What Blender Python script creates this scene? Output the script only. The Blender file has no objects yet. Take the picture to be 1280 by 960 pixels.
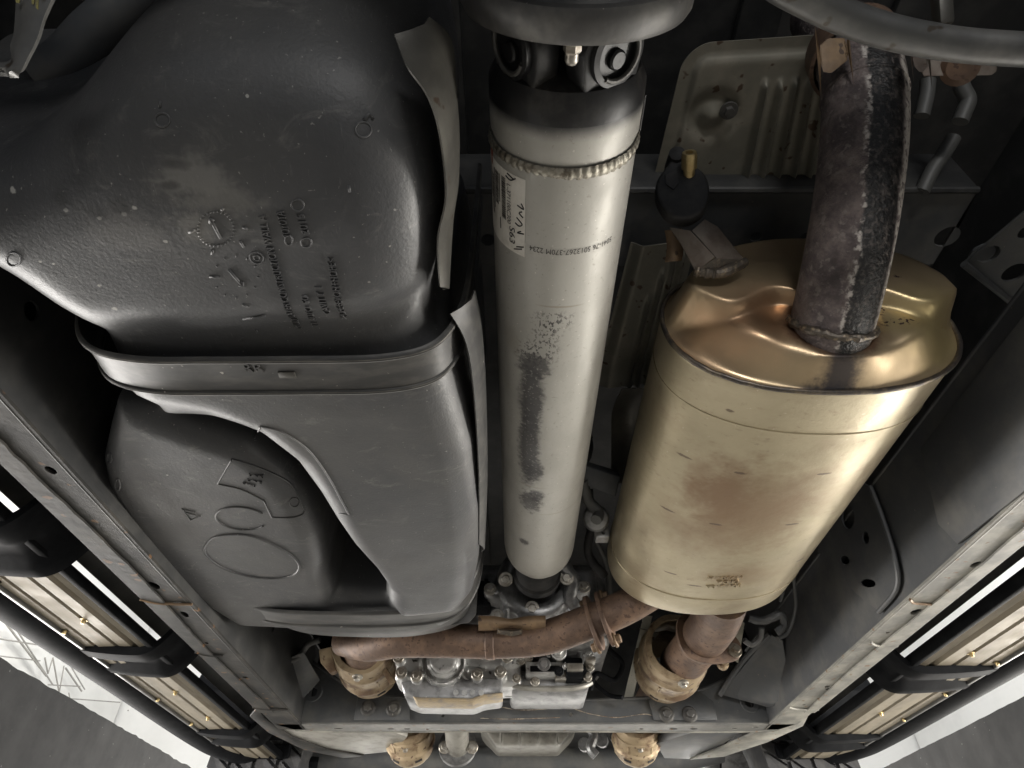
import bpy, bmesh, math, random
import numpy as np
from mathutils import Vector, Matrix

random.seed(7)
rng = np.random.default_rng(7)
SC = bpy.context.scene
COL = SC.collection
PI = math.pi

# ------------------------------------------------------------------ camera
PITCH = math.atan(715 / 800)
CP, SP = math.cos(PITCH), math.sin(PITCH)
cam_d = bpy.data.cameras.new('Camera')
cam_d.sensor_width = 36.0
cam_d.lens = 36.0 * 800 / 1280
cam_d.clip_start = 0.01
cam_d.clip_end = 100
cam = bpy.data.objects.new('Camera', cam_d)
cam.location = (0, 0, 0)
cam.rotation_euler = (PI / 2 + PITCH, 0, 0)
COL.objects.link(cam)
SC.camera = cam

# ------------------------------------------------------------------ world, added lights, exposure
W = bpy.data.worlds.new('World')
SC.world = W
W.use_nodes = True
W.node_tree.nodes['Background'].inputs[0].default_value = (0.8, 0.88, 1.0, 1)
W.node_tree.nodes['Background'].inputs[1].default_value = 0.52


def area(name, loc, target, sx, sy, power, col):
    l = bpy.data.lights.new(name, 'AREA')
    l.shape = 'RECTANGLE'
    l.size, l.size_y, l.energy, l.color = sx, sy, power, col
    o = bpy.data.objects.new(name, l)
    o.location = loc
    o.rotation_euler = (Vector(target) - Vector(loc)).to_track_quat('-Z', 'Y').to_euler()
    COL.objects.link(o)
    return o


area('open_side_light_right', (2.05, 1.15, 0.22), (0.4, 1.0, 0.34), 2.8, 0.38, 96, (1.0, 0.96, 0.89))  # unseen area light standing in for the open bright right side
area('open_side_light_left', (-1.80, 1.6, 0.22), (-0.2, 1.3, 0.34), 2.2, 0.38, 56, (1.0, 0.965, 0.92))  # same for the open left side, also an added area light
area('open_front_light', (0.1, 5.2, 0.6), (0.05, 1.4, 0.05), 3.0, 0.8, 170, (1.0, 0.97, 0.92))  # added in place of light from the open front, aimed for floor bounce
lr = area('rear_fill_light', (0.42, -2.6, 0.20), (0.46, 0.45, 0.58), 0.8, 0.3, 3.0, (1.0, 0.98, 0.95))  # added weak fill for end cap, tail pipe and rear shield
lr.data.spread = math.radians(60)
area('wall_fill_light', (-3.0, 4.0, 3.4), (-5.0, 5.0, 1.8), 5.0, 1.2, 190, (1.0, 0.98, 0.94))  # added unseen light that whitens the left wall
area('wall_fill_light_b', (3.2, 4.0, 3.4), (5.0, 5.0, 1.7), 5.0, 1.2, 130, (1.0, 0.98, 0.94))  # added unseen light that brightens the right wall

SC.view_settings.view_transform = 'Standard'
SC.view_settings.look = 'None'
SC.view_settings.exposure = 0.15
SC.view_settings.gamma = 1.0
SC.view_settings.use_curve_mapping = False
SC.cycles.use_denoising = True
SC.cycles.max_bounces = 5
SC.cycles.diffuse_bounces = 3
SC.cycles.glossy_bounces = 3


# ------------------------------------------------------------------ photo point -> place
def ray(u, v):
    a, b = (u - 640) / 800, (480 - v) / 800
    return np.array([a, CP - SP * b, SP + CP * b])


def at(u, v, Z=None, X=None, Y=None, d=None):
    r = ray(u, v)
    if Z is not None: return r * (Z / r[2])
    if X is not None: return r * (X / r[0])
    if Y is not None: return r * (Y / r[1])
    return r * d


# ------------------------------------------------------------------ mesh tools: every builder returns (verts, faces)
def join(*ms):
    V, F, n = [], [], 0
    for v, f in ms:
        V += [tuple(p) for p in v]
        F += [tuple(i + n for i in q) for q in f]
        n += len(v)
    return V, F


def from_bm(bm):
    bm.verts.index_update()
    V = [tuple(v.co) for v in bm.verts]
    F = [tuple(v.index for v in f.verts) for f in bm.faces]
    bm.free()
    return V, F


def box(lo, hi, bev=0.003, seg=2):
    bm = bmesh.new()
    bmesh.ops.create_cube(bm, size=1)
    lo, hi = Vector(lo), Vector(hi)
    for v in bm.verts:
        v.co = Vector(((lo[i] + hi[i]) / 2 + v.co[i] * (hi[i] - lo[i]) for i in range(3)))
    if bev:
        bmesh.ops.bevel(bm, geom=list(bm.edges), offset=bev, segments=seg, profile=0.5, affect='EDGES')
    return from_bm(bm)


def prism(pts, vec, bev=0.0, seg=2):
    bm = bmesh.new()
    vec = Vector([float(q) for q in vec])
    a = [bm.verts.new(Vector([float(q) for q in p])) for p in pts]
    b = [bm.verts.new(v.co + vec) for v in a]
    n = len(a)
    bm.faces.new(a)
    bm.faces.new(b[::-1])
    for i in range(n):
        bm.faces.new((a[i], b[i], b[(i + 1) % n], a[(i + 1) % n]))
    bmesh.ops.recalc_face_normals(bm, faces=list(bm.faces))
    if bev:
        bmesh.ops.bevel(bm, geom=list(bm.edges), offset=bev, segments=seg, profile=0.5, affect='EDGES')
    return from_bm(bm)


def spline(pts, n=8, closed=False):
    P = [np.array(p, float) for p in pts]
    m = len(P)
    out = []
    rngm = range(m if closed else m - 1)
    for i in rngm:
        g = (lambda k: P[k % m]) if closed else (lambda k: P[max(0, min(m - 1, k))])
        p0, p1, p2, p3 = g(i - 1), g(i), g(i + 1), g(i + 2)
        for k in range(n):
            t = k / n
            out.append(0.5 * ((2 * p1) + (-p0 + p2) * t + (2 * p0 - 5 * p1 + 4 * p2 - p3) * t * t + (-p0 + 3 * p1 - 3 * p2 + p3) * t ** 3))
    if not closed: out.append(P[-1])
    return out


def tube(pts, r, seg=16, caps=True, closed=False, flat=1.0, up=(0, 0, 1), jitter=0.0):
    P = [Vector([float(q) for q in p]) for p in pts]
    n = len(P)
    R = r if hasattr(r, '__len__') else [r] * n
    V, F = [], []
    prev = None
    for i in range(n):
        if closed: t = (P[(i + 1) % n] - P[i - 1])
        else: t = P[min(n - 1, i + 1)] - P[max(0, i - 1)]
        t.normalize()
        if prev is None:
            u = Vector(up)
            if abs(u.dot(t)) > .95: u = Vector((1, 0, 0))
        else: u = prev
        s = (u - t * u.dot(t)).normalized()
        prev = s
        w = t.cross(s)
        for k in range(seg):
            a = 2 * PI * k / seg
            j = 1 + (random.uniform(-jitter, jitter) if jitter else 0)
            V.append(tuple(P[i] + (s * math.cos(a) * flat + w * math.sin(a)) * R[i] * j))
    for i in range(n if closed else n - 1):
        i2 = (i + 1) % n
        for k in range(seg):
            k2 = (k + 1) % seg
            F.append((i * seg + k, i * seg + k2, i2 * seg + k2, i2 * seg + k))
    if caps and not closed:
        F.append(tuple(range(seg))[::-1])
        F.append(tuple((n - 1) * seg + k for k in range(seg)))
    return V, F


def lathe(prof, o, ax, seg=48, close=False):
    """prof: (radius, distance along axis)"""
    o, ax = Vector([float(q) for q in o]), Vector([float(q) for q in ax]).normalized()
    s = ax.orthogonal().normalized()
    w = ax.cross(s)
    V, F = [], []
    for r, t in prof:
        for k in range(seg):
            a = 2 * PI * k / seg
            V.append(tuple(o + ax * t + (s * math.cos(a) + w * math.sin(a)) * max(r, 1e-5)))
    m = len(prof)
    for i in range(m if close else m - 1):
        i2 = (i + 1) % m
        for k in range(seg):
            k2 = (k + 1) % seg
            F.append((i * seg + k, i * seg + k2, i2 * seg + k2, i2 * seg + k))
    return V, F


def ring_path(c, ax, r, n=32, a0=0, a1=2 * PI):
    c, ax = Vector([float(q) for q in c]), Vector([float(q) for q in ax]).normalized()
    s = ax.orthogonal().normalized()
    w = ax.cross(s)
    full = abs(a1 - a0 - 2 * PI) < 1e-6
    return [c + (s * math.cos(a0 + (a1 - a0) * k / (n if full else n - 1)) + w * math.sin(a0 + (a1 - a0) * k / (n if full else n - 1))) * r for k in range(n)]


def bolt(p, ax, r=0.008, h=0.007, washer=True):
    p, ax = Vector([float(q) for q in p]), Vector([float(q) for q in ax]).normalized()
    ms = []
    if washer:
        ms.append(lathe([(0, -.002), (r * 1.65, -.002), (r * 1.65, .002), (r * 1.5, .003), (0, .003)], p, ax, 20))
    ms.append(lathe([(r, .002), (r, h), (r * .85, h * 1.15), (0, h * 1.15)], p, ax, 6))
    return join(*ms)


def sheet(rows, th, vec=None):
    """grid of points (rows of equal length) thickened along vec / its normals"""
    R = np.array(rows, float)
    a, b, _ = R.shape
    du = np.gradient(R, axis=0)
    dv = np.gradient(R, axis=1)
    N = np.cross(du, dv)
    N /= np.linalg.norm(N, axis=2, keepdims=True) + 1e-12
    if vec is not None: N = np.zeros_like(N) + np.array(vec, float)
    T = R + N * th
    V = [tuple(p) for p in R.reshape(-1, 3)] + [tuple(p) for p in T.reshape(-1, 3)]
    F = []
    o = a * b
    for i in range(a - 1):
        for j in range(b - 1):
            q = (i * b + j, i * b + j + 1, (i + 1) * b + j + 1, (i + 1) * b + j)
            F.append(q)
            F.append(tuple(k + o for k in q[::-1]))
    rim = [i * b for i in range(a)] + [(a - 1) * b + j for j in range(1, b)] + [i * b + b - 1 for i in range(a - 2, -1, -1)] + [j for j in range(b - 2, 0, -1)]
    for k in range(len(rim)):
        p, q = rim[k], rim[(k + 1) % len(rim)]
        F.append((p, q, q + o, p + o))
    return V, F


def plate(poly, holes, th, n, bev=0.0):
    """flat plate from an outline and round holes given in 3D; triangulated so that holes are open"""
    n = Vector(n).normalized()
    bm = bmesh.new()
    edges = []

    def loop(pts):
        vs = [bm.verts.new(Vector([float(q) for q in p])) for p in pts]
        return [bm.edges.new((vs[i], vs[(i + 1) % len(vs)])) for i in range(len(vs))]
    edges += loop(poly)
    for h in holes: edges += loop(h)
    bmesh.ops.triangle_fill(bm, use_beauty=True, use_dissolve=False, edges=edges, normal=n)
    fs = list(bm.faces)
    r = bmesh.ops.extrude_face_region(bm, geom=fs)
    vs = [e for e in r['geom'] if isinstance(e, bmesh.types.BMVert)]
    bmesh.ops.translate(bm, verts=vs, vec=n * th)
    bmesh.ops.recalc_face_normals(bm, faces=list(bm.faces))
    return from_bm(bm)


def surfnet(f, lo, hi, h):
    """naive surface nets of a distance field f(X,Y,Z)"""
    ax = [np.arange(lo[i], hi[i] + h, h) for i in range(3)]
    G = np.meshgrid(*ax, indexing='ij')
    v = f(*G).astype(np.float32)
    ins = v < 0
    nx, ny, nz = v.shape
    cs = (nx - 1, ny - 1, nz - 1)
    acc = np.zeros(cs + (3,), np.float32)
    cnt = np.zeros(cs, np.float32)
    corners = [(i, j, k) for i in (0, 1) for j in (0, 1) for k in (0, 1)]
    sl = lambda c: v[c[0]:c[0] + cs[0], c[1]:c[1] + cs[1], c[2]:c[2] + cs[2]]
    for a in range(8):
        for b in range(a + 1, 8):
            ca, cb = corners[a], corners[b]
            if sum(abs(ca[i] - cb[i]) for i in range(3)) != 1: continue
            va, vb = sl(ca), sl(cb)
            m = (va < 0) != (vb < 0)
            t = np.where(m, va / np.where(m, va - vb, 1), 0)
            for i in range(3):
                acc[..., i] += np.where(m, ca[i] + t * (cb[i] - ca[i]), 0)
            cnt += m
    act = cnt > 0
    idx = -np.ones(cs, np.int64)
    idx[act] = np.arange(act.sum())
    ijk = np.argwhere(act)
    P = (ijk + acc[act] / cnt[act][:, None]) * h + np.array(lo)
    F = []
    for d in range(3):
        e1, e2 = [(1, 2), (2, 0), (0, 1)][d]
        s0 = [slice(1, -1)] * 3
        s0[d] = slice(0, -1)
        s1 = list(s0)
        s1[d] = slice(1, None)
        A, B = ins[tuple(s0)], ins[tuple(s1)]
        ch = np.argwhere(A != B)
        off = np.array([1, 1, 1])
        off[d] = 0
        g = ch + off
        sgn = A[A != B]

        def ci(o1, o2):
            q = g.copy()
            q[:, e1] += o1
            q[:, e2] += o2
            return idx[q[:, 0], q[:, 1], q[:, 2]]
        Q = np.stack([ci(-1, -1), ci(0, -1), ci(0, 0), ci(-1, 0)], 1)
        Q = np.where(sgn[:, None], Q, Q[:, ::-1])
        F.append(Q)
    F = np.concatenate(F)
    F = F[(F >= 0).all(1)]
    return P, F


def sd_box(X, Y, Z, c, hs, r=0.0):
    q = [np.abs(A - c[i]) - hs[i] + r for i, A in enumerate((X, Y, Z))]
    return np.sqrt(sum(np.maximum(a, 0) ** 2 for a in q)) + np.minimum(np.maximum(np.maximum(q[0], q[1]), q[2]), 0) - r


def sd_cyl(X, Y, Z, c, axis, R, hh, r=0.0):
    A = [X - c[0], Y - c[1], Z - c[2]]
    o = [i for i in range(3) if i != axis]
    q0 = np.sqrt(A[o[0]] ** 2 + A[o[1]] ** 2) - R + r
    q1 = np.abs(A[axis]) - hh + r
    return np.sqrt(np.maximum(q0, 0) ** 2 + np.maximum(q1, 0) ** 2) + np.minimum(np.maximum(q0, q1), 0) - r


def sd_poly(X, Y, poly):
    P = np.array(poly, float)
    d = np.full(X.shape, 1e9)
    s = np.ones(X.shape)
    n = len(P)
    for i in range(n):
        a, b = P[i], P[i - 1]
        e = b - a
        wx, wy = X - a[0], Y - a[1]
        t = np.clip((wx * e[0] + wy * e[1]) / (e @ e + 1e-12), 0, 1)
        d = np.minimum(d, (wx - e[0] * t) ** 2 + (wy - e[1] * t) ** 2)
        c1, c2 = Y >= a[1], Y < b[1]
        c3 = e[0] * wy > e[1] * wx
        fl = (c1 & c2 & c3) | (~c1 & ~c2 & ~c3)
        s = np.where(fl, -s, s)
    return s * np.sqrt(d)


def ext(d2, zlo, zhi, Z, r):
    q0 = d2 + r
    q1 = np.maximum(zlo - Z, Z - zhi) + r
    return np.sqrt(np.maximum(q0, 0) ** 2 + np.maximum(q1, 0) ** 2) + np.minimum(np.maximum(q0, q1), 0) - r


def smin(a, b, k):
    h = np.clip(.5 + .5 * (b - a) / k, 0, 1)
    return b * (1 - h) + a * h - k * h * (1 - h)


# ------------------------------------------------------------------ objects
def thing(name, label, cat, loc, group=None):
    o = bpy.data.objects.new(name, None)
    o.empty_display_size = .03
    COL.objects.link(o)
    o.location = [float(q) for q in loc]
    o['label'], o['category'] = label, cat
    if group: o['group'] = group
    return o


def base_of(p):
    v = Vector((0, 0, 0))
    while p is not None:
        v += p.location
        p = p.parent
    return v


def obj(name, m, mat, parent=None, smooth=30, label=None, loc=None):
    V, F = m
    me = bpy.data.meshes.new(name)
    o0 = base_of(parent) if parent is not None else (Vector([float(q) for q in loc]) if loc is not None else Vector((0, 0, 0)))
    if isinstance(V, np.ndarray):
        VV = V - np.array(o0)
        me.from_pydata(VV.tolist(), [], np.asarray(F).tolist())
    else:
        me.from_pydata([tuple(Vector([float(q) for q in p]) - o0) for p in V], [], F)
    me.validate()
    bm = bmesh.new()
    bm.from_mesh(me)
    if not isinstance(V, np.ndarray):
        bmesh.ops.recalc_face_normals(bm, faces=list(bm.faces))
    lim = math.radians(smooth)
    for f in bm.faces: f.smooth = smooth > 0
    if 0 < smooth < 180:
        for e in bm.edges:
            if len(e.link_faces) == 2 and e.calc_face_angle(0) > lim: e.smooth = False
    bm.to_mesh(me)
    bm.free()
    me.materials.append(M[mat] if isinstance(mat, str) else mat)
    o = bpy.data.objects.new(name, me)
    COL.objects.link(o)
    if parent is not None: o.parent = parent
    else: o.location = o0
    if label: o['label'] = label
    return o


def single(name, m, mat, label, cat, group=None, smooth=30, loc=None, kind=None):
    if loc is None:
        A = np.array([list(p) for p in m[0]], float)
        loc = (A[:, 0].mean(), A[:, 1].mean(), A[:, 2].min())
    o = obj(name, m, mat, None, smooth, loc=loc)
    if kind: o['kind'] = kind
    o['label'], o['category'] = label, cat
    if group: o['group'] = group
    return o


def text_mesh(s, size, extr=0.0005, align='LEFT', bold=0.0):
    """flat text in x,y with thickness in z"""
    c = bpy.data.curves.new('t', 'FONT')
    c.body = s
    c.size = size
    c.extrude = extr
    c.offset = bold
    c.resolution_u = 3
    c.align_x = align
    o = bpy.data.objects.new('t', c)
    COL.objects.link(o)
    dg = bpy.context.evaluated_depsgraph_get()
    me = bpy.data.meshes.new_from_object(o.evaluated_get(dg))
    V = [tuple(v.co) for v in me.vertices]
    F = [tuple(p.vertices) for p in me.polygons]
    bpy.data.objects.remove(o)
    bpy.data.curves.remove(c)
    bpy.data.meshes.remove(me)
    return V, F


def lay(m, o, ex, ey, ez):
    o, ex, ey, ez = [np.array(q, float) for q in (o, ex, ey, ez)]
    return [tuple(o + ex * p[0] + ey * p[1] + ez * p[2]) for p in m[0]], m[1]


# ------------------------------------------------------------------ materials
M = {}


class NT:
    def __init__(s, name):
        s.m = bpy.data.materials.new(name)
        s.cache = {}
        s.m.use_nodes = True
        s.t = s.m.node_tree
        s.b = s.t.nodes['Principled BSDF']
        s.tc = s.t.nodes.new('ShaderNodeTexCoord')
        s.co = s.tc.outputs['Object']
        M[name] = s.m

    def set(s, sock, val):
        if hasattr(val, 'is_output') or isinstance(val, bpy.types.NodeSocket): s.t.links.new(val, sock)
        else: sock.default_value = val

    def math(s, op, a, b=0.0, clamp=False):
        n = s.t.nodes.new('ShaderNodeMath')
        n.operation = op
        n.use_clamp = clamp
        s.set(n.inputs[0], a)
        s.set(n.inputs[1], b)
        return n.outputs[0]

    def vec(s, op, a, b):
        n = s.t.nodes.new('ShaderNodeVectorMath')
        n.operation = op
        s.set(n.inputs[0], a)
        s.set(n.inputs[1], b)
        return n.outputs['Value'] if op in ('LENGTH', 'DISTANCE', 'DOT_PRODUCT') else n.outputs[0]

    def noise(s, scale, detail=4, stretch=(1, 1, 1), rough=.55, dist=0.0):
        key = (scale, detail, stretch, rough, dist)
        if key in s.cache: return s.cache[key]
        co = s.co if stretch == (1, 1, 1) else s.vec('MULTIPLY', s.co, stretch)
        n = s.t.nodes.new('ShaderNodeTexNoise')
        n.inputs['Scale'].default_value = scale
        n.inputs['Detail'].default_value = detail
        n.inputs['Roughness'].default_value = rough
        n.inputs['Distortion'].default_value = dist
        s.t.links.new(co, n.inputs['Vector'])
        s.cache[key] = n.outputs['Fac']
        return n.outputs['Fac']

    def voro(s, scale, stretch=(1, 1, 1)):
        co = s.co if stretch == (1, 1, 1) else s.vec('MULTIPLY', s.co, stretch)
        n = s.t.nodes.new('ShaderNodeTexVoronoi')
        n.inputs['Scale'].default_value = scale
        s.t.links.new(co, n.inputs['Vector'])
        return n.outputs['Distance']

    def ramp(s, fac, lo, hi, a=0.0, b=1.0):
        n = s.t.nodes.new('ShaderNodeMapRange')
        n.interpolation_type = 'SMOOTHSTEP'
        s.set(n.inputs[0], fac)
        for i, q in enumerate((lo, hi, a, b)): n.inputs[1 + i].default_value = q
        return n.outputs[0]

    def mix(s, fac, a, b):
        n = s.t.nodes.new('ShaderNodeMix')
        n.data_type = 'RGBA'
        s.set(n.inputs[0], fac)
        for k, q in ((6, a), (7, b)):
            if isinstance(q, tuple): q = (*q[:3], 1)
            s.set(n.inputs[k], q)
        return n.outputs[2]

    def fmix(s, fac, a, b):
        n = s.t.nodes.new('ShaderNodeMix')
        s.set(n.inputs[0], fac)
        s.set(n.inputs[2], a)
        s.set(n.inputs[3], b)
        return n.outputs[0]

    def spot(s, c, size, wob=0.5, scale=60, lo=1.0, hi=.6):
        """soft ellipse at a local point with a ragged edge -> 1 inside"""
        p = s.vec('SUBTRACT', s.co, tuple(float(q) for q in c))
        p = s.vec('DIVIDE', p, size)
        l = s.vec('LENGTH', p, (0, 0, 0))
        n = s.noise(scale, 3, rough=.7)
        l = s.math('ADD', l, s.math('MULTIPLY', s.math('SUBTRACT', n, .5), wob * 2))
        return s.ramp(l, lo, hi, 0.0, 1.0) if False else s.ramp(s.math('SUBTRACT', 1.6, l), 1.6 - lo, 1.6 - hi)

    def bump(s, h, strength=.2, dist=.002):
        n = s.t.nodes.new('ShaderNodeBump')
        n.inputs['Strength'].default_value = strength
        n.inputs['Distance'].default_value = dist
        s.t.links.new(h, n.inputs['Height'])
        s.t.links.new(n.outputs[0], s.b.inputs['Normal'])

    def done(s, col, rough, metal=0.0, spec=None):
        s.set(s.b.inputs['Base Color'], (*col[:3], 1) if isinstance(col, tuple) else col)
        s.set(s.b.inputs['Roughness'], rough)
        s.set(s.b.inputs['Metallic'], metal)
        if spec is not None: s.b.inputs['Specular IOR Level'].default_value = spec
        return s.m


def simple(name, col, rough, metal=0.0, col2=None, scale=30, lo=.4, hi=.7, stretch=(1, 1, 1), bs=200, bst=.15, rv=.1, speck=None, spec=None):
    n = NT(name)
    c = col
    f = n.ramp(n.noise(scale, 4, stretch, .65), lo, hi)
    if col2: c = n.mix(f, col, col2)
    if speck:
        sp = n.ramp(n.noise(speck[1], 2, rough=.4), speck[2], speck[2] + .05)
        c = n.mix(sp, c, speck[0])
    r = n.math('ADD', rough - rv / 2, n.math('MULTIPLY', n.noise(scale * 1.7, 2), rv))
    n.bump(n.noise(bs, 2), bst, .001)
    return n.done(c, r, metal, spec)


simple('black_paint', (.022, .0225, .023), .5, 0, (.048, .047, .045), 14, bs=120)
simple('frame_paint', (.060, .063, .067), .48, 0, (.105, .103, .097), 11, .38, .72, bs=70, bst=.4, speck=((.16, .14, .12), 140, .76))
simple('frame_paint_rust', (.024, .0235, .0225), .55, 0, (.055, .051, .045), 13, .40, .70, bs=80, bst=.45, spec=.15, speck=((.13, .075, .04), 46, .66))
simple('dusty_flange', (.145, .142, .128), .6, 0, (.27, .26, .225), 13, .36, .66, bs=70, bst=.45, speck=((.16, .10, .055), 46, .66))
simple('frame_paint_pale', (.10, .10, .095), .48, 0, (.17, .165, .15), 13, .36, .66, bs=70, bst=.45, speck=((.12, .08, .05), 46, .66))
simple('rubber', (.014, .014, .015), .65, 0, (.04, .038, .036), 25, bs=150, bst=.3)
simple('black_plastic', (.006, .0065, .0075), .75, 0, (.012, .0125, .014), 20, bs=300, spec=.06)
simple('shield_tin', (.065, .062, .055), .45, .4, (.10, .095, .082), 18, bs=120, bst=.3, speck=((.05, .035, .025), 70, .70))
simple('shield_dull', (.20, .19, .155), .5, .3, (.27, .25, .205), 14, bs=110, bst=.3, speck=((.09, .06, .04), 60, .66))
simple('strap_steel', (.042, .0415, .041), .46, .2, (.075, .072, .067), 16, stretch=(1, 4, 4), bs=100, bst=.2, speck=((.4, .38, .34), 120, .74))
simple('worn_edge', (.15, .142, .125), .5, .2, (.08, .075, .068), 40, .4, .7)
simple('flange_iron', (.060, .058, .056), .5, .3, (.12, .115, .105), 22, bs=140, bst=.3, speck=((.3, .28, .25), 150, .74))
simple('bar_grey', (.085, .085, .083), .38, .3, (.14, .137, .13), 20, bs=140, bst=.2, speck=((.05, .04, .03), 60, .69))
simple('yoke_black', (.016, .016, .017), .42, .2, (.06, .056, .05), 30, .5, .8, bs=120, bst=.25)
simple('cap_steel', (.30, .27, .22), .4, .8, (.16, .11, .07), 40)
simple('cast_aluminium', (.58, .58, .57), .42, .65, (.26, .26, .255), 30, .4, .75, bs=110, bst=.5, speck=((.08, .075, .07), 60, .66))
simple('cast_dark', (.30, .30, .30), .38, .6, (.13, .13, .13), 26, bs=110, bst=.5, speck=((.35, .34, .32), 80, .70))
simple('pan_rust', (.36, .285, .18), .55, .3, (.22, .2, .18), 30, .45, .7, bs=90, bst=.4)
simple('pan_pale', (.30, .29, .26), .5, .4, (.2, .19, .17), 25, bs=100)
simple('bolt_zinc', (.42, .40, .36), .38, .8, (.25, .22, .18), 60)
simple('brass', (.55, .43, .22), .38, .7, (.40, .30, .14), 60)
simple('rust_pipe', (.115, .075, .055), .52, .35, (.185, .118, .08), 22, .40, .64, bs=100, bst=.7, speck=((.09, .055, .042), 150, .62))
simple('rust_bracket', (.15, .10, .06), .6, .25, (.22, .145, .08), 40, .38, .7, bs=110, bst=.5, speck=((.07, .045, .03), 90, .66))
simple('converter_gold', (.33, .255, .16), .5, .4, (.15, .095, .056), 20, .42, .66, bs=70, bst=.5, speck=((.12, .075, .05), 80, .66))
simple('concrete_floor', (.55, .535, .505), .5, 0, (.47, .455, .43), 3, bs=40)
simple('wall_white', (.80, .79, .76), .6, 0, (.72, .71, .68), 1.2, bs=20)
simple('truss_grey', (.34, .325, .30), .6, 0, (.26, .25, .23), 12)
simple('wall_dark', (.011, .0105, .010), .9, 0, (.022, .021, .020), 5, .35, .7, bs=26, bst=.8, speck=((.16, .155, .145), 60, .74))
simple('tyre_rubber', (.04, .04, .042), .75, 0, (.075, .073, .07), 20, bs=60, bst=.4)
simple('weld_grey', (.33, .31, .26), .45, .6, (.16, .14, .11), 120, .45, .65, bs=220, bst=.9)
simple('shield_tan', (.16, .135, .112), .55, .35, (.095, .07, .056), 34, bs=120, bst=.3, speck=((.09, .06, .045), 80, .66))
simple('weld_dark', (.10, .085, .07), .5, .6, (.28, .22, .15), 120, .5, .7, bs=200, bst=.9)
simple('muffler_seam', (.09, .08, .075), .4, .8, (.22, .18, .13), 60)
simple('ink', (.02, .018, .018), .6)
simple('ink_grey', (.05, .045, .04), .6)
simple('red_mark', (.30, .07, .04), .6)
simple('door_paint', (.5, .5, .48), .4)
simple('wire_grey', (.07, .07, .067), .55)

# fuel tank plastic: scuffed polyethylene, dry dust and pale splash marks
n = NT('tank_plastic')
c = n.mix(n.ramp(n.noise(5, 5, rough=.6), .35, .7), (.050, .051, .054), (.074, .073, .072))
c = n.mix(n.math('MULTIPLY', n.ramp(n.noise(16, 8, (1, 2.2, 1), .72, 1.2), .55, .74), .55), c, (.17, .165, .155))
c = n.mix(n.math('MULTIPLY', n.ramp(n.noise(260, 2, rough=.5), .70, .76), .6), c, (.30, .29, .27))
c = n.mix(n.math('MULTIPLY', n.ramp(n.noise(60, 4, (9, 1, 1), .6), .62, .75), .35), c, (.16, .16, .155))
tank_c, tank_n = c, n

# aluminium drive shaft
n = NT('shaft_aluminium')
c = n.mix(n.ramp(n.noise(14, 6, (1, .5, 1), .6), .35, .7), (.455, .442, .405), (.375, .363, .33))
c = n.mix(n.math('MULTIPLY', n.ramp(n.noise(220, 3), .62, .72), .5), c, (.24, .22, .18))
c = n.mix(n.math('MULTIPLY', n.ramp(n.noise(300, 2), .70, .75), .7), c, (.75, .72, .66))
shaft_c, shaft_n = c, n

# muffler shell
n = NT('muffler_steel')
c = n.mix(n.ramp(n.noise(8, 6, (1, 1.5, 1), .6), .35, .7), (.455, .395, .272), (.37, .318, .215))
c = n.mix(n.math('MULTIPLY', n.ramp(n.noise(30, 6, (1, 1.8, 1), .7), .54, .74), .45), c, (.25, .18, .12))
c = n.mix(n.math('MULTIPLY', n.ramp(n.noise(5, 5, rough=.65), .48, .68), .5), c, (.29, .22, .15))
c = n.mix(n.math('MULTIPLY', n.ramp(n.noise(75, 5, (.8, 1.6, 1), .7), .60, .70), .35), c, (.17, .13, .10))
c = n.mix(n.math('MULTIPLY', n.ramp(n.noise(150, 3), .68, .75), .6), c, (.60, .54, .42))
muf_c, muf_n = c, n

n = NT('muffler_cap')
cap_n = n

n = NT('tail_rust')
tail_n = n


# ------------------------------------------------------------------ the place: floor, walls
FZ = -0.05
o = single('ground', box((-7, -6, FZ - .1), (7, 9, FZ), 0), 'concrete_floor', 'pale concrete floor under the truck', 'floor', smooth=0, loc=(0, 0, FZ), kind='structure')


def ragged_wall(x, top, y0, y1, sgn, label, rough=1.0):
    n = 160
    rows = []
    ys = np.linspace(y0, y1, n)
    t = top + np.cumsum(rng.normal(0, .0016, n)) * .6 * rough + rng.normal(0, .0016, n) * rough
    t -= np.linspace(t[0] - top, t[-1] - top, n)
    inner = [[(x, y, z) for y in ys] for z in (FZ, )]
    prof = [np.full(n, FZ), t * .5, t * .8, t - .01, t]
    rows = [[(x + rng.normal(0, .0015), ys[i], p[i]) for i in range(n)] for p in prof]
    m = sheet(rows, .18 * sgn, (1, 0, 0))
    return single('low_wall', m, 'wall_dark', label, 'wall', smooth=40, loc=(x, (y0 + y1) / 2, FZ))


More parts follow.
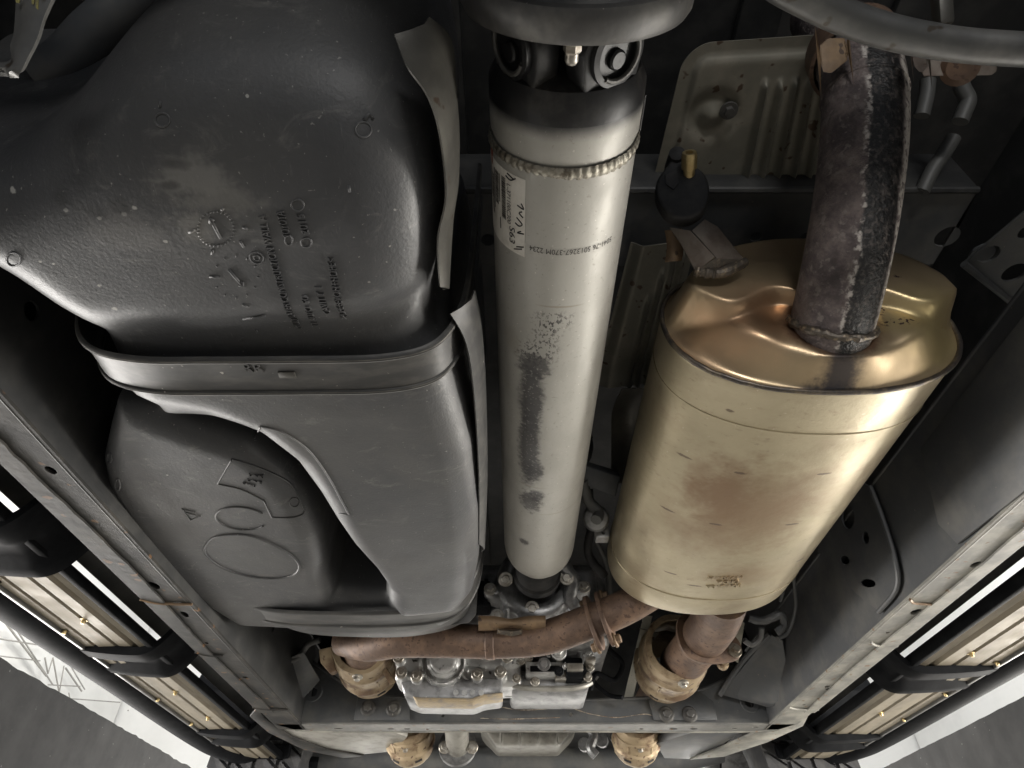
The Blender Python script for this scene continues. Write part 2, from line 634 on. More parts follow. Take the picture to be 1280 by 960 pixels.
ragged_wall(-1.95, 1.95 / 2.286, .8, 7, -1, 'dark speckled low wall with a ragged top in the lower left corner')
ragged_wall(2.2, 2.2 / 2.64, .8, 7, 1, 'dark smeared low wall in the lower right corner below a pale strip', .3)
single('shop_wall', box((-5.3, -3, FZ), (-5.1, 9, 4.5), .004), 'wall_white', 'bright white shop wall with dark trusses seen past the left running board', 'wall', smooth=0)
single('shop_wall', box((-5.3, 9.05, FZ), (5.3, 9.25, 4.5), .004), 'wall_white', 'far white shop wall ahead of the truck, seen between the left tyre and the low wall', 'wall', smooth=0)
single('shop_wall', box((5.1, -3, FZ), (5.3, 9, 4.5), .004), 'wall_white', 'pale shop wall showing as a strip past the right running board', 'wall', smooth=0)
t = thing('roof_truss', 'thin dark steel truss against the white wall at lower left', 'truss', at(60, 840, X=-5.0))
for (u0, v0, u1, v1, r) in [(-10, 797, 60, 808, .012), (0, 820, 50, 826, .010), (8, 780, 58, 845, .016), (16, 780, 66, 856, .012),
                            (56, 822, 60, 842, .012), (60, 842, 66, 822, .010), (66, 822, 74, 866, .012), (74, 866, 80, 832, .010), (82, 835, 102, 864, .014), (88, 832, 106, 862, .010),
                            (60, 856, 100, 858, .010), (84, 873, 150, 878, .010), (160, 888, 172, 906, .014), (86, 866, 88, 878, .010)]:
    a, b = at(u0, v0, X=-5.0), at(u1, v1, X=-5.0)
    obj('truss_bar', tube([a, b], r * .62, 8), 'truss_grey', t)
t = thing('wall_column', 'white corrugated wall panel beside the tyre at lower left', 'panel', at(255, 950, X=-4.0))
for k in range(5):
    a = at(246 + k * 6.2, 1040, X=-4.0)
    b = at(246 + k * 6.2, 900, X=-4.0)
    obj('panel_rib', tube([(-4.0, a[1], 0), (-4.0, a[1], 2.4)], .035, 10), 'wall_white', t)
obj('panel_back', box((-4.08, a[1] - 1.2, FZ), (-4.02, a[1] + .04, 2.4), .004), 'wall_white', t)

# ------------------------------------------------------------------ truck frame and body
RZ = 0.42          # underside of the frame rails
LX0, LX1 = -.580, -.512    # left rail, outer / inner
RX0, RX1 = .625, .695      # right rail, inner / outer


def hole(c, ax, r, n=14, sx=1.0, sy=1.0, rot=0.0):
    """ring of points for a hole; ax 'z' or 'x' is the plate normal"""
    out = []
    for k in range(n):
        a = 2 * PI * k / n
        p, q = r * sx * math.cos(a), r * sy * math.sin(a)
        p, q = p * math.cos(rot) - q * math.sin(rot), p * math.sin(rot) + q * math.cos(rot)
        out.append((c[0] + p, c[1] + q, c[2]) if ax == 'z' else (c[0], c[1] + p, c[2] + q))
    return out


def rail(name, x0, x1, y0, y1, label, matb, mats, holes, inner, web=None):
    t = thing(name, label, 'frame rail', ((x0 + x1) / 2, (y0 + y1) / 2, RZ))
    # bottom flange with punched holes, then the two webs and the top
    out = [(x0, y0, RZ), (x1, y0, RZ), (x1, y1, RZ), (x0, y1, RZ)]
    obj('bottom_flange', plate(out, [hole((hx, hy, RZ), 'z', r, 12, 1, el) for hx, hy, r, el in holes], .004, (0, 0, 1)), matb, t, 20)
    xi = x1 - .0035 if inner > 0 else x0 + .0035
    xo = x0 + .0035 if inner > 0 else x1 - .0035
    H = .19
    wh = []
    wy = y0 + .16
    while wy < y1 - .1 and web is None:
        wh.append(hole((xi, wy, RZ + .10 + random.uniform(-.02, .03)), 'x', random.choice([.011, .016, .02]), 14))
        wy += random.uniform(.16, .3)
    if web: wh = [hole((xi, p[1], p[2]), 'x', r, 16, a, b, q) for p, r, a, b, q in web]
    obj('inner_web', plate([(xi, y0, RZ + .002), (xi, y1, RZ + .002), (xi, y1, RZ + H), (xi, y0, RZ + H)], wh, .003, (-inner, 0, 0)), mats, t, 20)
    obj('outer_web', box((min(xo, xo + .003 * inner), y0, RZ + .0045), (max(xo, xo + .003 * inner), y1, RZ + H), 0), mats, t)
    obj('top_flange', box((x0, y0, RZ + H), (x1, y1, RZ + H + .004), .001), mats, t)
    # rolled edge along the inner corner
    obj('rolled_edge', tube([(xi - .002 * inner, y0, RZ + .003), (xi - .002 * inner, y1, RZ + .003)], .0035, 10), matb, t)
    return t


Lholes = [(-.545, .93, .008, 1.6), (-.54, 1.04, .006, 2.0), (-.55, 1.17, .004, 1), (-.54, 1.36, .006, 1), (-.535, .62, .006, 1.4)]
tL = rail('frame_rail', LX0, LX1, .30, 1.76, 'dull dark frame rail with rust patches beside the left running board', 'frame_paint_rust', 'black_paint', Lholes, 1)
Rholes = [(.668, .86, .007, 1.4), (.662, 1.03, .009, 1.3), (.655, 1.12, .004, 1), (.66, 1.42, .006, 1.3), (.668, 1.436, .006, 1.3), (.655, 1.55, .004, 1)]
WX = RX0 + .0035
webh = [(at(u, v, X=WX), r, a, b, q) for u, v, r, a, b, q in ((1060, 647, .020, 1.2, 1, 0), (1082, 672, .0115, 1, .9, 0), (1056, 700, .010, 1.8, .8, .5), (1085, 729, .0095, 2.6, .75, .45), (1205, 560, .012, 1, 1, 0), (1255, 470, .012, 1, 1, 0))]
tR = rail('frame_rail', RX0, RX1, .30, 1.76, 'frame rail with a pale dusty lower flange beside the right running board', 'dusty_flange', 'frame_paint', Rholes, -1, webh)
# lapped outer half of each lower flange, with a slightly wandering edge, and the dirty overlap joints
for t, xa, xs, mt, ys in ((tL, LX0 - .001, -.553, 'frame_paint_rust', (.55, 1.6)), (tR, RX1 + .001, .668, 'dusty_flange', (.5, 1.6))):
    pts = [(xs + .004 * math.sin(y * 9) + random.uniform(-.0012, .0012), y, RZ - .0035) for y in np.linspace(ys[0], ys[1], 60)]
    obj('lapped_edge', prism([(xa, ys[0], RZ - .0035)] + pts + [(xa, ys[1], RZ - .0035)], (0, 0, .003)), mt, t, 20)
for t, x0, x1, y, mt in ((tL, -.583, -.510, .985, 'rust_bracket'), (tL, -.583, -.54, 1.22, 'frame_paint_rust'), (tR, .624, .668, .985, 'rust_bracket'), (tR, .64, .698, 1.17, 'dusty_flange'), (tL, -.583, -.510, 1.57, 'frame_paint_rust'), (tR, .624, .698, 1.57, 'dusty_flange')):
    obj('overlap_joint', tube(spline([(x0, y - .012, RZ - .003), ((x0 * 2 + x1) / 3, y + .004, RZ - .003), (x1, y + .01, RZ - .002)], 6), .0022, 6, jitter=.2), mt, t)
# rust bloom plate on the left rail, upper left of the picture
# doubler plates on the inside of the right rail
t = thing('rail_doubler', 'dark punched stiffener on the inner face of the right frame rail beside the muffler', 'plate', (.615, 1.0, RZ))
GX = RX0 - .004
poly = [at(u, v, X=GX) for u, v in ((1030, 620), (1052, 585), (1088, 610), (1104, 650), (1119, 700), (1122, 736), (1098, 764), (1070, 742), (1022, 690))]
hs = [hole(at(u, v, X=GX), 'x', r, 16, a, b, q) for u, v, r, a, b, q in ((1060, 647, .020, 1.2, 1, 0), (1082, 672, .0115, 1, .9, 0), (1056, 700, .010, 1.8, .8, .5), (1085, 729, .0095, 2.6, .75, .45))]
obj('punched_plate', plate(poly, hs, .003, (1, 0, 0)), 'frame_paint', t, 20)
obj('folded_edge', tube(spline([at(u, v, X=GX) for u, v in ((1088, 608), (1104, 650), (1119, 700), (1121, 735), (1098, 765))], 8), .004, 8), 'frame_paint', t)
single('rail_doubler', prism([at(u, v, X=RX0 - .003) for u, v in ((1150, 560), (1290, 380), (1290, 606), (1196, 680), (1172, 655))], (.005, 0, 0), .0015), 'frame_paint',
       'plain dark reinforcing plate on the inner face of the right frame rail', 'plate')

# cross member over the muffler
t = thing('rear_cross_member', 'dark cross member with round holes passing above the muffler', 'cross member', (.3, .5, .74))
cz = .76
poly = [(-.49, .465, cz), (.62, .465, cz), (.62, .585, cz), (-.49, .585, cz)]
hs = [hole(at(u, v, Z=cz), 'z', r, 18) for (u, v, r) in ((1012, 297, .013), (1184, 296, .017), (1228, 318, .017), (945, 296, .008), (610, 300, .010))]
obj('lower_face', plate(poly, hs, .004, (0, 0, 1)), 'frame_paint', t, 20)
obj('front_web', box((-.49, .586, cz + .002), (.62, .59, cz + .09), .001), 'frame_paint', t)
obj('rear_web', box((-.49, .460, cz + .002), (.62, .464, cz + .09), .001), 'black_paint', t)
obj('lip', tube([(-.49, .463, cz), (.62, .463, cz)], .005, 8), 'black_paint', t)
t = thing('side_gusset', 'dark triangular plate with large holes at the far right edge', 'gusset', (.6, .55, .66))
poly = [at(1205, 330, Z=.70), at(1300, 250, Z=.70), at(1320, 380, Z=.70), at(1275, 385, Z=.70)]
obj('face', plate(poly, [hole(at(1236, 318, Z=.70), 'z', .014, 16), hole(at(1268, 341, Z=.70), 'z', .016, 16), hole(at(1285, 290, Z=.70), 'z', .012, 16)], .004, (0, 0, 1)), 'frame_paint', t, 20)
obj('rib', tube([at(1205, 330, Z=.697), at(1275, 386, Z=.697)], .005, 8), 'frame_paint', t)

# body floor above everything
t = thing('body_floor', 'black painted floor pan of the truck above tank and exhaust', 'floor pan', (.06, 1.5, .97))
obj('floor_sheet', box((-.80, -1.6, .97), (.92, 3.4, .99), .003), 'black_paint', t)
obj('dark_screen', box((-.78, 2.26, .60), (.90, 2.29, .972), .004), 'black_paint', t)  # added dark panel, keeps the gap beyond the gearbox dark
for x in (-.32, -.10, .02, .34, .55):
    obj('stiffening_rib', box((x - .03, -1.5, .955), (x + .03, 3.3, .972), .006), 'black_paint', t)


# rocker panels: the body side above each running board
def rocker(sgn, xb, label):
    t = thing('rocker_panel', label, 'rocker panel', (xb, 1.3, .503))
    prof = [(xb - .075 * sgn, .62), (xb - .065 * sgn, .56), (xb, .503), (xb + .05 * sgn, .56), (xb + .235 * sgn, .80), (xb + .235 * sgn, 1.2), (xb - .075 * sgn, 1.2)]
    obj('sill', prism([(x, -.4, z) for x, z in prof], (0, 2.9, 0), .004), 'black_paint', t)


rocker(-1, -.745, 'black body sill above the left running board')
rocker(1, .868, 'black body sill above the right running board')


# ------------------------------------------------------------------ running boards
n = NT('step_aluminium')
c = n.mix(n.ramp(n.noise(9, 5, (4, .6, 1), .6), .35, .7), (.23, .20, .15), (.15, .13, .097))
c = n.mix(n.math('MULTIPLY', n.ramp(n.noise(90, 4, (1, .4, 1), .6), .58, .72), .5), c, (.16, .13, .09))
n.bump(n.noise(120, 4), .15, .001)
n.done(c, n.ramp(n.noise(20, 4), .3, .7, .50, .68), .25)


def running_board(sgn, xi, xo, xb, zb, ys, label, fl):
    t = thing('running_board', label, 'running board', ((xi + xo) / 2, 1.4, zb))
    y0, y1 = -.1, 2.24
    # ridged step underside: one extruded section
    L = (xo - xi)
    top = [(0, .010), (0, .004), (.10, -.002), (.16, .006), (.20, .006), (.24, 0), (.42, 0), (.44, .004), (.47, .004), (.49, 0), (.74, -.001), (.76, .006), (.80, .006), (.82, 0), (1.0, 0), (1.0, .010)]
    obj('step_panel', prism([(xi + a * L, y0, zb + b) for a, b in top], (0, y1 - y0, 0)), 'step_aluminium', t, 25)
    obj('inner_flange', box((min(xi, xi - .012 * sgn), y0, zb - .002), (max(xi, xi - .012 * sgn), y1, zb + fl), .002), 'black_plastic', t)
    # dark outer side bar, turned in at its front end
    bx = (xo + xb) / 2
    hw = abs(xb - xo) / 2
    pts = [(bx, y0, zb + .012), (bx, .8, zb + .012), (bx, 1.5, zb + .012), (bx, y1 - .22, zb + .012), (bx - .03 * sgn, y1 - .06, zb + .010), (bx - .13 * sgn, y1 + .06, zb + .006), (bx - .26 * sgn, y1 + .10, zb + .004)]
    obj('side_bar', tube(spline(pts, 8), hw, 20, flat=.55), 'black_plastic', t)
    obj('trim_strip', box((min(xo, xo - .006 * sgn) - .0005, y0, zb - .006), (max(xo, xo - .006 * sgn) + .0005, y1 - .2, zb + .001), .001), 'bar_grey', t)
    # support brackets: dark pressed straps bent up to the sill
    prof = [(xo + .004 * sgn, zb - .004), (xo - .3 * L * sgn * sgn, zb - .010), (xi + .25 * L, zb - .014), (xi + .02 * L, zb - .012), (xi - .022 * sgn, zb + .004), (xi - .05 * sgn, zb + .045), (xi - .085 * sgn, zb + .09)]
    sp = spline([(x, 0, z) for x, z in prof], 6)
    for (yc, wd) in ys:
        rows = []
        for p in sp:
            rows.append([(p[0], yc - wd, p[2] + .010), (p[0], yc - wd + .003, p[2] - .002), (p[0], yc - wd * .4, p[2] - .002), (p[0], yc - .1 * wd, p[2] + .010), (p[0], yc + .35 * wd, p[2] + .010), (p[0], yc + .6 * wd, p[2] - .002), (p[0], yc + wd - .003, p[2] - .002), (p[0], yc + wd, p[2] + .010)])
        obj('bracket', sheet(rows, .003, (0, 0, 1)), 'black_plastic', t, 35)
    y = ys[0][0] - .35
    k = 0
    while y < y1 - .12:
        for fx, dy in ((.45, 0), (.93, .05)):
            if all(abs(y + dy - q[0]) > q[1] + .015 for q in ys):
                obj('screw', lathe([(0, -.007), (.003, -.007), (.004, -.005), (.004, 0), (.0075, 0), (.0075, .003)], (xi + fx * L, y + dy, zb), (0, 0, 1), 12), 'brass', t)
        y += .21
        k += 1
    obj('end_cap', box((min(xi, xo) - .03, y1 - .03, zb - .002), (max(xi, xo) + .03, y1 + .02, zb + .04), .01), 'black_plastic', t)
    return t


running_board(-1, -.712, -.838, -.925, .45, [(.86, .075), (1.34, .07), (1.95, .07)], 'left running board, brown metal step with dark side bar and curved brackets', .0150)
running_board(1, .842, 1.006, 1.092, .45, [(1.45, .07), (2.0, .07)], 'right running board, brown metal step with bright streak and dark side bar', .0215)

# ------------------------------------------------------------------ fuel tank
TZ, TZ2 = .42, .442
A2 = lambda u, v, z: tuple(at(u, v, Z=z)[:2])
rear_poly = [(-.060, .255), (-.058, .30), (-.066, .35), (-.085, .388), (-.14, .418), (-.30, .430), (-.388, .426), (-.422, .400), (-.455, .35), (-.505, .325), (-.56, .30), (-.54, .262), (-.42, .258), (-.355, .232), (-.29, .180), (-.23, .152), (-.15, .150), (-.095, .175), (-.068, .215)]
rear_poly = [tuple(p) for p in spline([(*p, 0) for p in rear_poly], 5, True)]
rear_poly = [(p[0], p[1]) for p in rear_poly]
neck_poly = [(-.080, .38), (-.395, .38), (-.395, .56), (-.080, .56)]
edge = [A2(u, v, TZ + .012) for u, v in ((150, 496), (200, 512), (262, 522), (318, 545), (362, 578), (393, 619), (415, 654), (436, 683), (464, 713), (481, 737), (480, 752))]
main_poly = [(-.066, .44), (-.058, .48), (-.044, .60), (-.042, .75), (-.050, .90), (-.062, 1.0), (-.085, 1.06)] + [(-.2, 1.09)] + edge[::-1] + [(-.392, .47), (-.385, .432), (-.33, .424), (-.2, .424), (-.10, .424)]
lobe_r = [A2(u, v, TZ2 + .02) for u, v in ((180, 500), (250, 526), (315, 548), (358, 580), (384, 620), (402, 658), (409, 688), (411, 712), (424, 740), (440, 755))]
lobe_l = [A2(u, v, TZ2 + .03) for u, v in ((300, 768), (256, 740), (196, 688), (160, 630), (138, 590), (133, 560), (142, 520), (150, 490))]
lobe_poly = lobe_r + [(-.26, 1.20), (-.34, 1.19)] + lobe_l
sump_poly = [(-.09, 1.02), (-.19, 1.045), (-.26, 1.045), (-.43, 1.00), (-.45, 1.09), (-.40, 1.20), (-.14, 1.22), (-.09, 1.13)]


def tank_sdf(X, Y, Z):
    X, Y, Z = [np.asarray(q, float) for q in (X, Y, Z)]
    a = ext(sd_poly(X, Y, rear_poly), TZ + .0, .80, Z, .066)
    # the rear shoulder climbs away towards the back of the truck
    a = -smin(-a, -((.215 - Y) * .80 - (Z - TZ) * .60), .07)
    b = ext(sd_poly(X, Y, neck_poly), TZ + .012, .78, Z, .045)
    m = ext(sd_poly(X, Y, main_poly), TZ, .80, Z, .042)
    l = ext(sd_poly(X, Y, lobe_poly), TZ2, .80, Z, .030)
    s = ext(sd_poly(X, Y, sump_poly), TZ + .026, .78, Z, .03)
    d = smin(smin(a, b, .018), m, .018)
    d = smin(d, s, .016)
    d = smin(d, l, .008)
    return d


GL, GH, GS = (-.60, .04, .40), (-.02, 1.28, .86), .0052
GRID = {}


def tank_field(X, Y, Z):
    GRID['v'] = tank_sdf(X, Y, Z)
    return GRID['v']


V, F = surfnet(tank_field, GL, GH, GS)
V = np.array(V)


def tank_d(p):
    q = (np.asarray(p) - np.array(GL)) / GS
    g = GRID['v']
    i = np.clip(np.floor(q).astype(int), 0, np.array(g.shape) - 2)
    f = np.clip(q - i, 0, 1)
    b = g[i[0]:i[0] + 2, i[1]:i[1] + 2, i[2]:i[2] + 2]
    b = b[0] * (1 - f[0]) + b[1] * f[0]
    b = b[0] * (1 - f[1]) + b[1] * f[1]
    return float(b[0] * (1 - f[2]) + b[1] * f[2])


def tank_hit(u, v):
    r = ray(u, v)
    r = r / np.linalg.norm(r)
    t = .3
    for _ in range(90):
        q = r * t
        dd = tank_d(q)
        t += max(dd * .8, -.01)
        if abs(dd) < 2e-4: break
    return r * t


def tank_n_at(p):
    e = 4e-3
    g = np.array([tank_d(p + e * np.eye(3)[i]) - tank_d(p - e * np.eye(3)[i]) for i in range(3)])
    return g / (np.linalg.norm(g) + 1e-9)


TB = (-.26, .65, TZ)
tk = thing('fuel_tank', 'large dark grey plastic fuel tank with moulded lettering on the left', 'fuel tank', TB)
# relax the net a little so that the highlights run smoothly
adj_s = np.zeros_like(V)
adj_c = np.zeros(len(V))
for it in range(2):
    adj_s[:] = 0
    adj_c[:] = 0
    for a, b in ((0, 1), (1, 2), (2, 3), (3, 0)):
        np.add.at(adj_s, F[:, a], V[F[:, b]])
        np.add.at(adj_s, F[:, b], V[F[:, a]])
        np.add.at(adj_c, F[:, a], 1)
        np.add.at(adj_c, F[:, b], 1)
    V = V * .4 + .6 * adj_s / np.maximum(adj_c, 1)[:, None]
obj('shell', (V, F), 'tank_plastic', tk, 180)

# tank material: pale splash dots and scuff smears at their places
n, c = tank_n, tank_c
for (u, v, r) in ((155, 268, .0022), (124, 273, .0018), (168, 260, .002), (207, 302, .0018), (124, 357, .0016), (143, 386, .0024), (82, 263, .002), (309, 120, .0012), (50, 327, .0014), (67, 330, .0012), (209, 594, .0014), (16, 238, .0024)):
    p = tank_hit(u, v) - np.array(TB)
    c = n.mix(n.math('MULTIPLY', n.spot(p, (r * 1.3, r, .02), .6, 420, 1.0, .5), .75), c, (.42, .41, .38))
for (u, v, sx, sy, k, colr) in ((235, 225, .035, .022, .8, (.17, .165, .155)), (245, 285, .020, .018, .8, (.16, .155, .145)), (265, 250, .05, .014, .65, (.15, .145, .135)), (160, 290, .05, .025, .5, (.14, .135, .13)),
                                (120, 265, .012, .010, .7, (.03, .03, .03)), (150, 258, .010, .008, .7, (.03, .03, .03)), (78, 252, .008, .010, .6, (.03, .03, .03)), (213, 232, .012, .005, .7, (.03, .03, .03)), (218, 205, .014, .005, .6, (.03, .03, .03))):
    p = tank_hit(u, v) - np.array(TB)
    c = n.mix(n.math('MULTIPLY', n.spot(p, (sx, sy, .06), .9, 45, 1.0, .3), k), c, colr)
n.bump(n.math('ADD', n.noise(300, 3), n.math('MULTIPLY', n.noise(30, 4), 1.5)), .22, .0014)
n.done(c, n.ramp(n.noise(12, 5), .3, .7, .38, .52), 0, .45)


def relief(name, px, r=.0016, closed=False, parent=tk, nsub=6, hit=tank_hit):
    P = [hit(u, v) for u, v in spline([(*p, 0) for p in px], nsub, closed) for (u, v) in [(0, 0)]] if False else [hit(q[0], q[1]) for q in spline([(*p, 0) for p in px], nsub, closed)]
    return obj(name, tube(P, r, 6, closed=closed), 'tank_plastic', parent, 180)


def ell(cu, cv, ru, rv, n=14, rot=0, a0=0, a1=2 * PI):
    full = abs(a1 - a0 - 2 * PI) < 1e-6
    out = []
    for k in range(n):
        a = a0 + (a1 - a0) * k / (n if full else n - 1)
        x, y = ru * math.cos(a), rv * math.sin(a)
        out.append((cu + x * math.cos(rot) - y * math.sin(rot), cv + x * math.sin(rot) + y * math.cos(rot)))
    return out


def seg(name, px, r=.0012):
    P = [tank_hit(u, v) for u, v in px]
    return obj(name, tube(P, r, 6), 'tank_plastic', tk, 180)


for cu, cv, r in ((203, 150, 9), (454, 162, 10), (17, 324, 9), (368, 628, 6)):
    relief('moulded_ring', ell(cu, cv, r, r * .95, 12), .0008, True, nsub=3)
relief('moulded_ring', ell(137, 572, 3, 6, 10), .001, True, nsub=2)
relief('moulded_ring', ell(147, 606, 3, 7, 10), .001, True, nsub=2)
seg('moulded_mark', [(455, 150), (462, 142), (466, 148)], .0016)
seg('moulded_mark', [(200, 134), (200, 126)], .0012)
relief('moulded_oval', [(256, 690), (266, 673), (290, 668), (315, 670), (340, 680), (362, 692), (374, 706), (368, 718), (345, 723), (310, 720), (275, 708)], .0022, True, nsub=5)
relief('moulded_oval', ell(302, 648, 32, 14, 14, .1, .5, 5.6), .0018, False, nsub=4)
relief('moulded_outline', [(272, 605), (290, 574)], .0011, nsub=8)
relief('moulded_outline', [(290, 574), (320, 583), (352, 597), (366, 608), (376, 627), (381, 638)], .0011, nsub=6)
relief('moulded_outline', [(272, 605), (302, 612), (330, 626)], .0011, nsub=6)
relief('moulded_outline', [(330, 626), (340, 647)], .0011, nsub=6)
relief('moulded_outline', [(340, 647), (365, 647), (378, 643), (381, 638)], .0011, nsub=6)
relief('moulded_outline', [(318, 548), (326, 533)], .0011, nsub=6)
relief('moulded_outline', [(326, 533), (352, 540), (385, 562), (410, 595), (426, 624), (436, 643)], .0012, nsub=6)
relief('moulded_outline', [(436, 643), (424, 642)], .0011, nsub=4)

# moulded date dials: a ring of ticks with an arrow
def dial(cu, cv, r, n, arrow, rr=.0006):
    for k in range(n):
        a = 2 * PI * k / n
        c_, s_ = math.cos(a), math.sin(a) * .95
        seg('dial_tick', [(cu + r * c_, cv + r * s_), (cu + (r + 3) * c_, cv + (r + 3) * s_)], rr)
    seg('dial_arrow', [arrow[0], arrow[1]], .0014)
    (x0, y0), (x1, y1) = arrow
    dx, dy = x1 - x0, y1 - y0
    L = math.hypot(dx, dy)
    dx, dy = dx / L, dy / L
    seg('dial_arrow', [(x1 - 5 * dx + 3 * dy, y1 - 5 * dy - 3 * dx), (x1, y1), (x1 - 5 * dx - 3 * dy, y1 - 5 * dy + 3 * dx)], .0014)


dial(270, 286, 21, 30, ((276, 298), (263, 273)))
dial(295, 346, 26, 12, ((286, 337), (304, 358)), .0006)
seg('dial_arrow', [(304, 399), (331, 394)], .0014)
for q in (((300, 301), (305, 309)), ((244, 287), (236, 291)), ((266, 312), (265, 318)), ((262, 346), (274, 346)), ((303, 380), (310, 384)), ((320, 412), (322, 416)), ((277, 263), (279, 260)), ((303, 284), (310, 286)), ((304, 420), (302, 425)), ((436, 232), (437, 240))):
    seg('moulded_mark', q, .0012)
relief('moulded_ring', ell(321, 322, 9, 7, 12, .3), .0007, True, nsub=3)
relief('moulded_ring', ell(321, 322, 4, 3, 10, .3), .0007, True, nsub=2)
relief('moulded_ring', ell(372, 256, 8, 7, 12), .0007, True, nsub=3)
relief('moulded_ring', ell(383, 303, 7, 6, 12), .0007, True, nsub=3)
relief('moulded_ring', ell(361, 300, 5, 6, 12), .0007, True, nsub=3)


def tank_text(s, p0, p1, hgt, name='moulded_lettering'):
    """text running from photo point p0 to p1 over the tank bottom, letter tops towards the left"""
    a, b = tank_hit(p0[0] + 7, p0[1]), tank_hit(p1[0] + 7, p1[1])
    nn = tank_n_at((a + b) / 2)
    m = text_mesh(s, 1.0, .02)
    xs = [p[0] for p in m[0]]
    L = np.linalg.norm(b - a)
    k = L / (max(xs) - min(xs))
    ex = (b - a) / L
    ey = np.cross(nn, ex)
    hh = hgt * 1.05
    m2 = []
    for p in m[0]:
        q = a + ex * (p[0] - min(xs)) * k + ey * p[1] * hh
        for _ in range(3): q = q - nn * tank_d(q)
        m2.append(tuple(q + nn * (p[2] * .05 + .0004)))
    return obj(name, (m2, m[1]), 'tank_plastic', tk, 0)


tank_text('MULTILAYER CONSTRUCTION WALL A', (370, 410), (325, 268), .0085)
tank_text('TOYOTA', (357, 296), (348, 263), .0085)
tank_text('2015', (380, 292), (373, 267), .0085)
tank_text('TI AUTO 50', (391, 408), (378, 369), .0085)
tank_text('CAVITY 1', (407, 391), (395, 358), .0085)
tank_text('>HDPE+EVOH+HDPE<', (428, 398), (411, 322), .0085)
tank_text('LINK', (304, 594), (322, 597), .007)
tank_text('LINE', (302, 600), (320, 604), .006)
tank_text('OVAL', (296, 604), (312, 608), .006)
seg('moulded_mark', [(230, 640), (250, 645), (238, 650), (228, 636), (244, 640)], .0012)

# hidden-half seam: pinch line along the right shoulder of the tank
# ------------------------------------------------------------------ tank straps
def strap(name, prof, y_of, wd, label, lab_text=None):
    t = thing(name, label, 'strap', (prof[len(prof) // 2][0], y_of(.5), min(p[1] for p in prof)))
    sp = spline([(x, 0, z) for x, z in prof], 8)
    A = np.array(sp)
    # outward normal in the XZ plane
    T = np.gradient(A, axis=0)
    N = np.stack([T[:, 2], 0 * T[:, 0], -T[:, 0]], 1)
    N /= np.linalg.norm(N, axis=1, keepdims=True)
    if N[len(N) // 2][2] > 0: N = -N
    cs = [(-1, -.001), (-.97, .0022), (-.91, .0036), (-.85, .0022), (-.80, 0), (-.3, -.0005), (.3, -.0005), (.80, 0), (.85, .0022), (.91, .0036), (.97, .0022), (1, -.001)]
    rows = []
    for i, p in enumerate(A):
        y = y_of(i / (len(A) - 1))
        rows.append([tuple(p + N[i] * h * .8 + np.array([0, y + w * wd, 0])) for w, h in cs])
    obj('band', sheet(rows, -.002), 'strap_steel', t, 60)
    for w in (-.91, .91):
        obj('worn_rib', tube([A[i] + N[i] * .0026 + np.array([0, y_of(i / (len(A) - 1)) + w * wd, 0]) for i in range(len(A))], .0021, 8), 'worn_edge', t, 60)
    return t, A, N


zs = TZ - .0055
sp_prof = [(-.455, .70), (-.450, .56), (-.432, .478), (-.402, .434), (-.350, zs + .002), (-.28, zs), (-.20, zs), (-.13, zs + .001), (-.085, zs + .010), (-.063, .446), (-.051, .485), (-.046, .54), (-.044, .62), (-.042, .74)]
ts, A, N = strap('tank_strap', sp_prof, lambda f: .446 + .010 * (1 - f) - .016 * max(0, f - .55), .0245, 'ribbed steel strap with raised letters crossing the middle of the tank')
m = text_mesh('RR', .016, .0012)
k0 = at(306, 462, Z=zs)
obj('raised_letters', lay(m, (k0[0], k0[1], zs - .0022), (1, 0, 0), (0, -1, 0), (0, 0, -1)), 'strap_steel', ts, 0)
obj('paper_patch', box((-.222, .444, zs - .0030), (-.206, .452, zs + .001), .0003), 'shield_tin', ts)
sp2 = [(-.505, .66), (-.497, .55), (-.480, .485), (-.452, .452), (-.40, .438), (-.30, .433), (-.22, .432), (-.14, .437), (-.095, .452), (-.070, .485), (-.058, .54), (-.052, .70)]
t2, A, N = strap('tank_strap', sp2, lambda f: 1.105 - .03 * f, .030, 'ribbed steel strap around the far end of the tank near the gearbox')
# pressed guard under the front end of the tank
rows = []
for i, (x, z) in enumerate([(q[0], q[2]) for q in spline([(-.47, 0, .52), (-.44, 0, .47), (-.38, 0, .447), (-.28, 0, .440), (-.18, 0, .442), (-.10, 0, .462), (-.075, 0, .50)], 6)]):
    rows.append([(x, 1.138, z - .003), (x, 1.16, z - .004), (x, 1.19, z - .002), (x, 1.205, z + .012), (x, 1.21, z + .06)])
single('tank_guard', sheet(rows, .002), 'strap_steel', 'pressed grey guard plate under the far end of the tank', 'guard plate', smooth=60)
single('tank_guard', prism([at(u, v, Y=1.17) for u, v in ((530, 786), (586, 778), (595, 768), (597, 738), (586, 720), (560, 740))], (0, .003, 0), .001), 'strap_steel', 'small grey metal flap hanging off the far right end of the tank', 'flap')

# sheet shields beside the tank
def ribbon(L, R, zl, zr, n=6):
    A = spline([at(u, v, Z=zl if not isinstance(zl, list) else zl[i]) for i, (u, v) in enumerate(L)], n)
    B = spline([at(u, v, Z=zr if not isinstance(zr, list) else zr[i]) for i, (u, v) in enumerate(R)], n)
    rows = []
    for a, b in zip(A, B):
        rows.append([a, a * .75 + b * .25 + np.array([.004, 0, 0]), a * .4 + b * .6 + np.array([.006, 0, 0]), b])
    return sheet(rows, .0015)


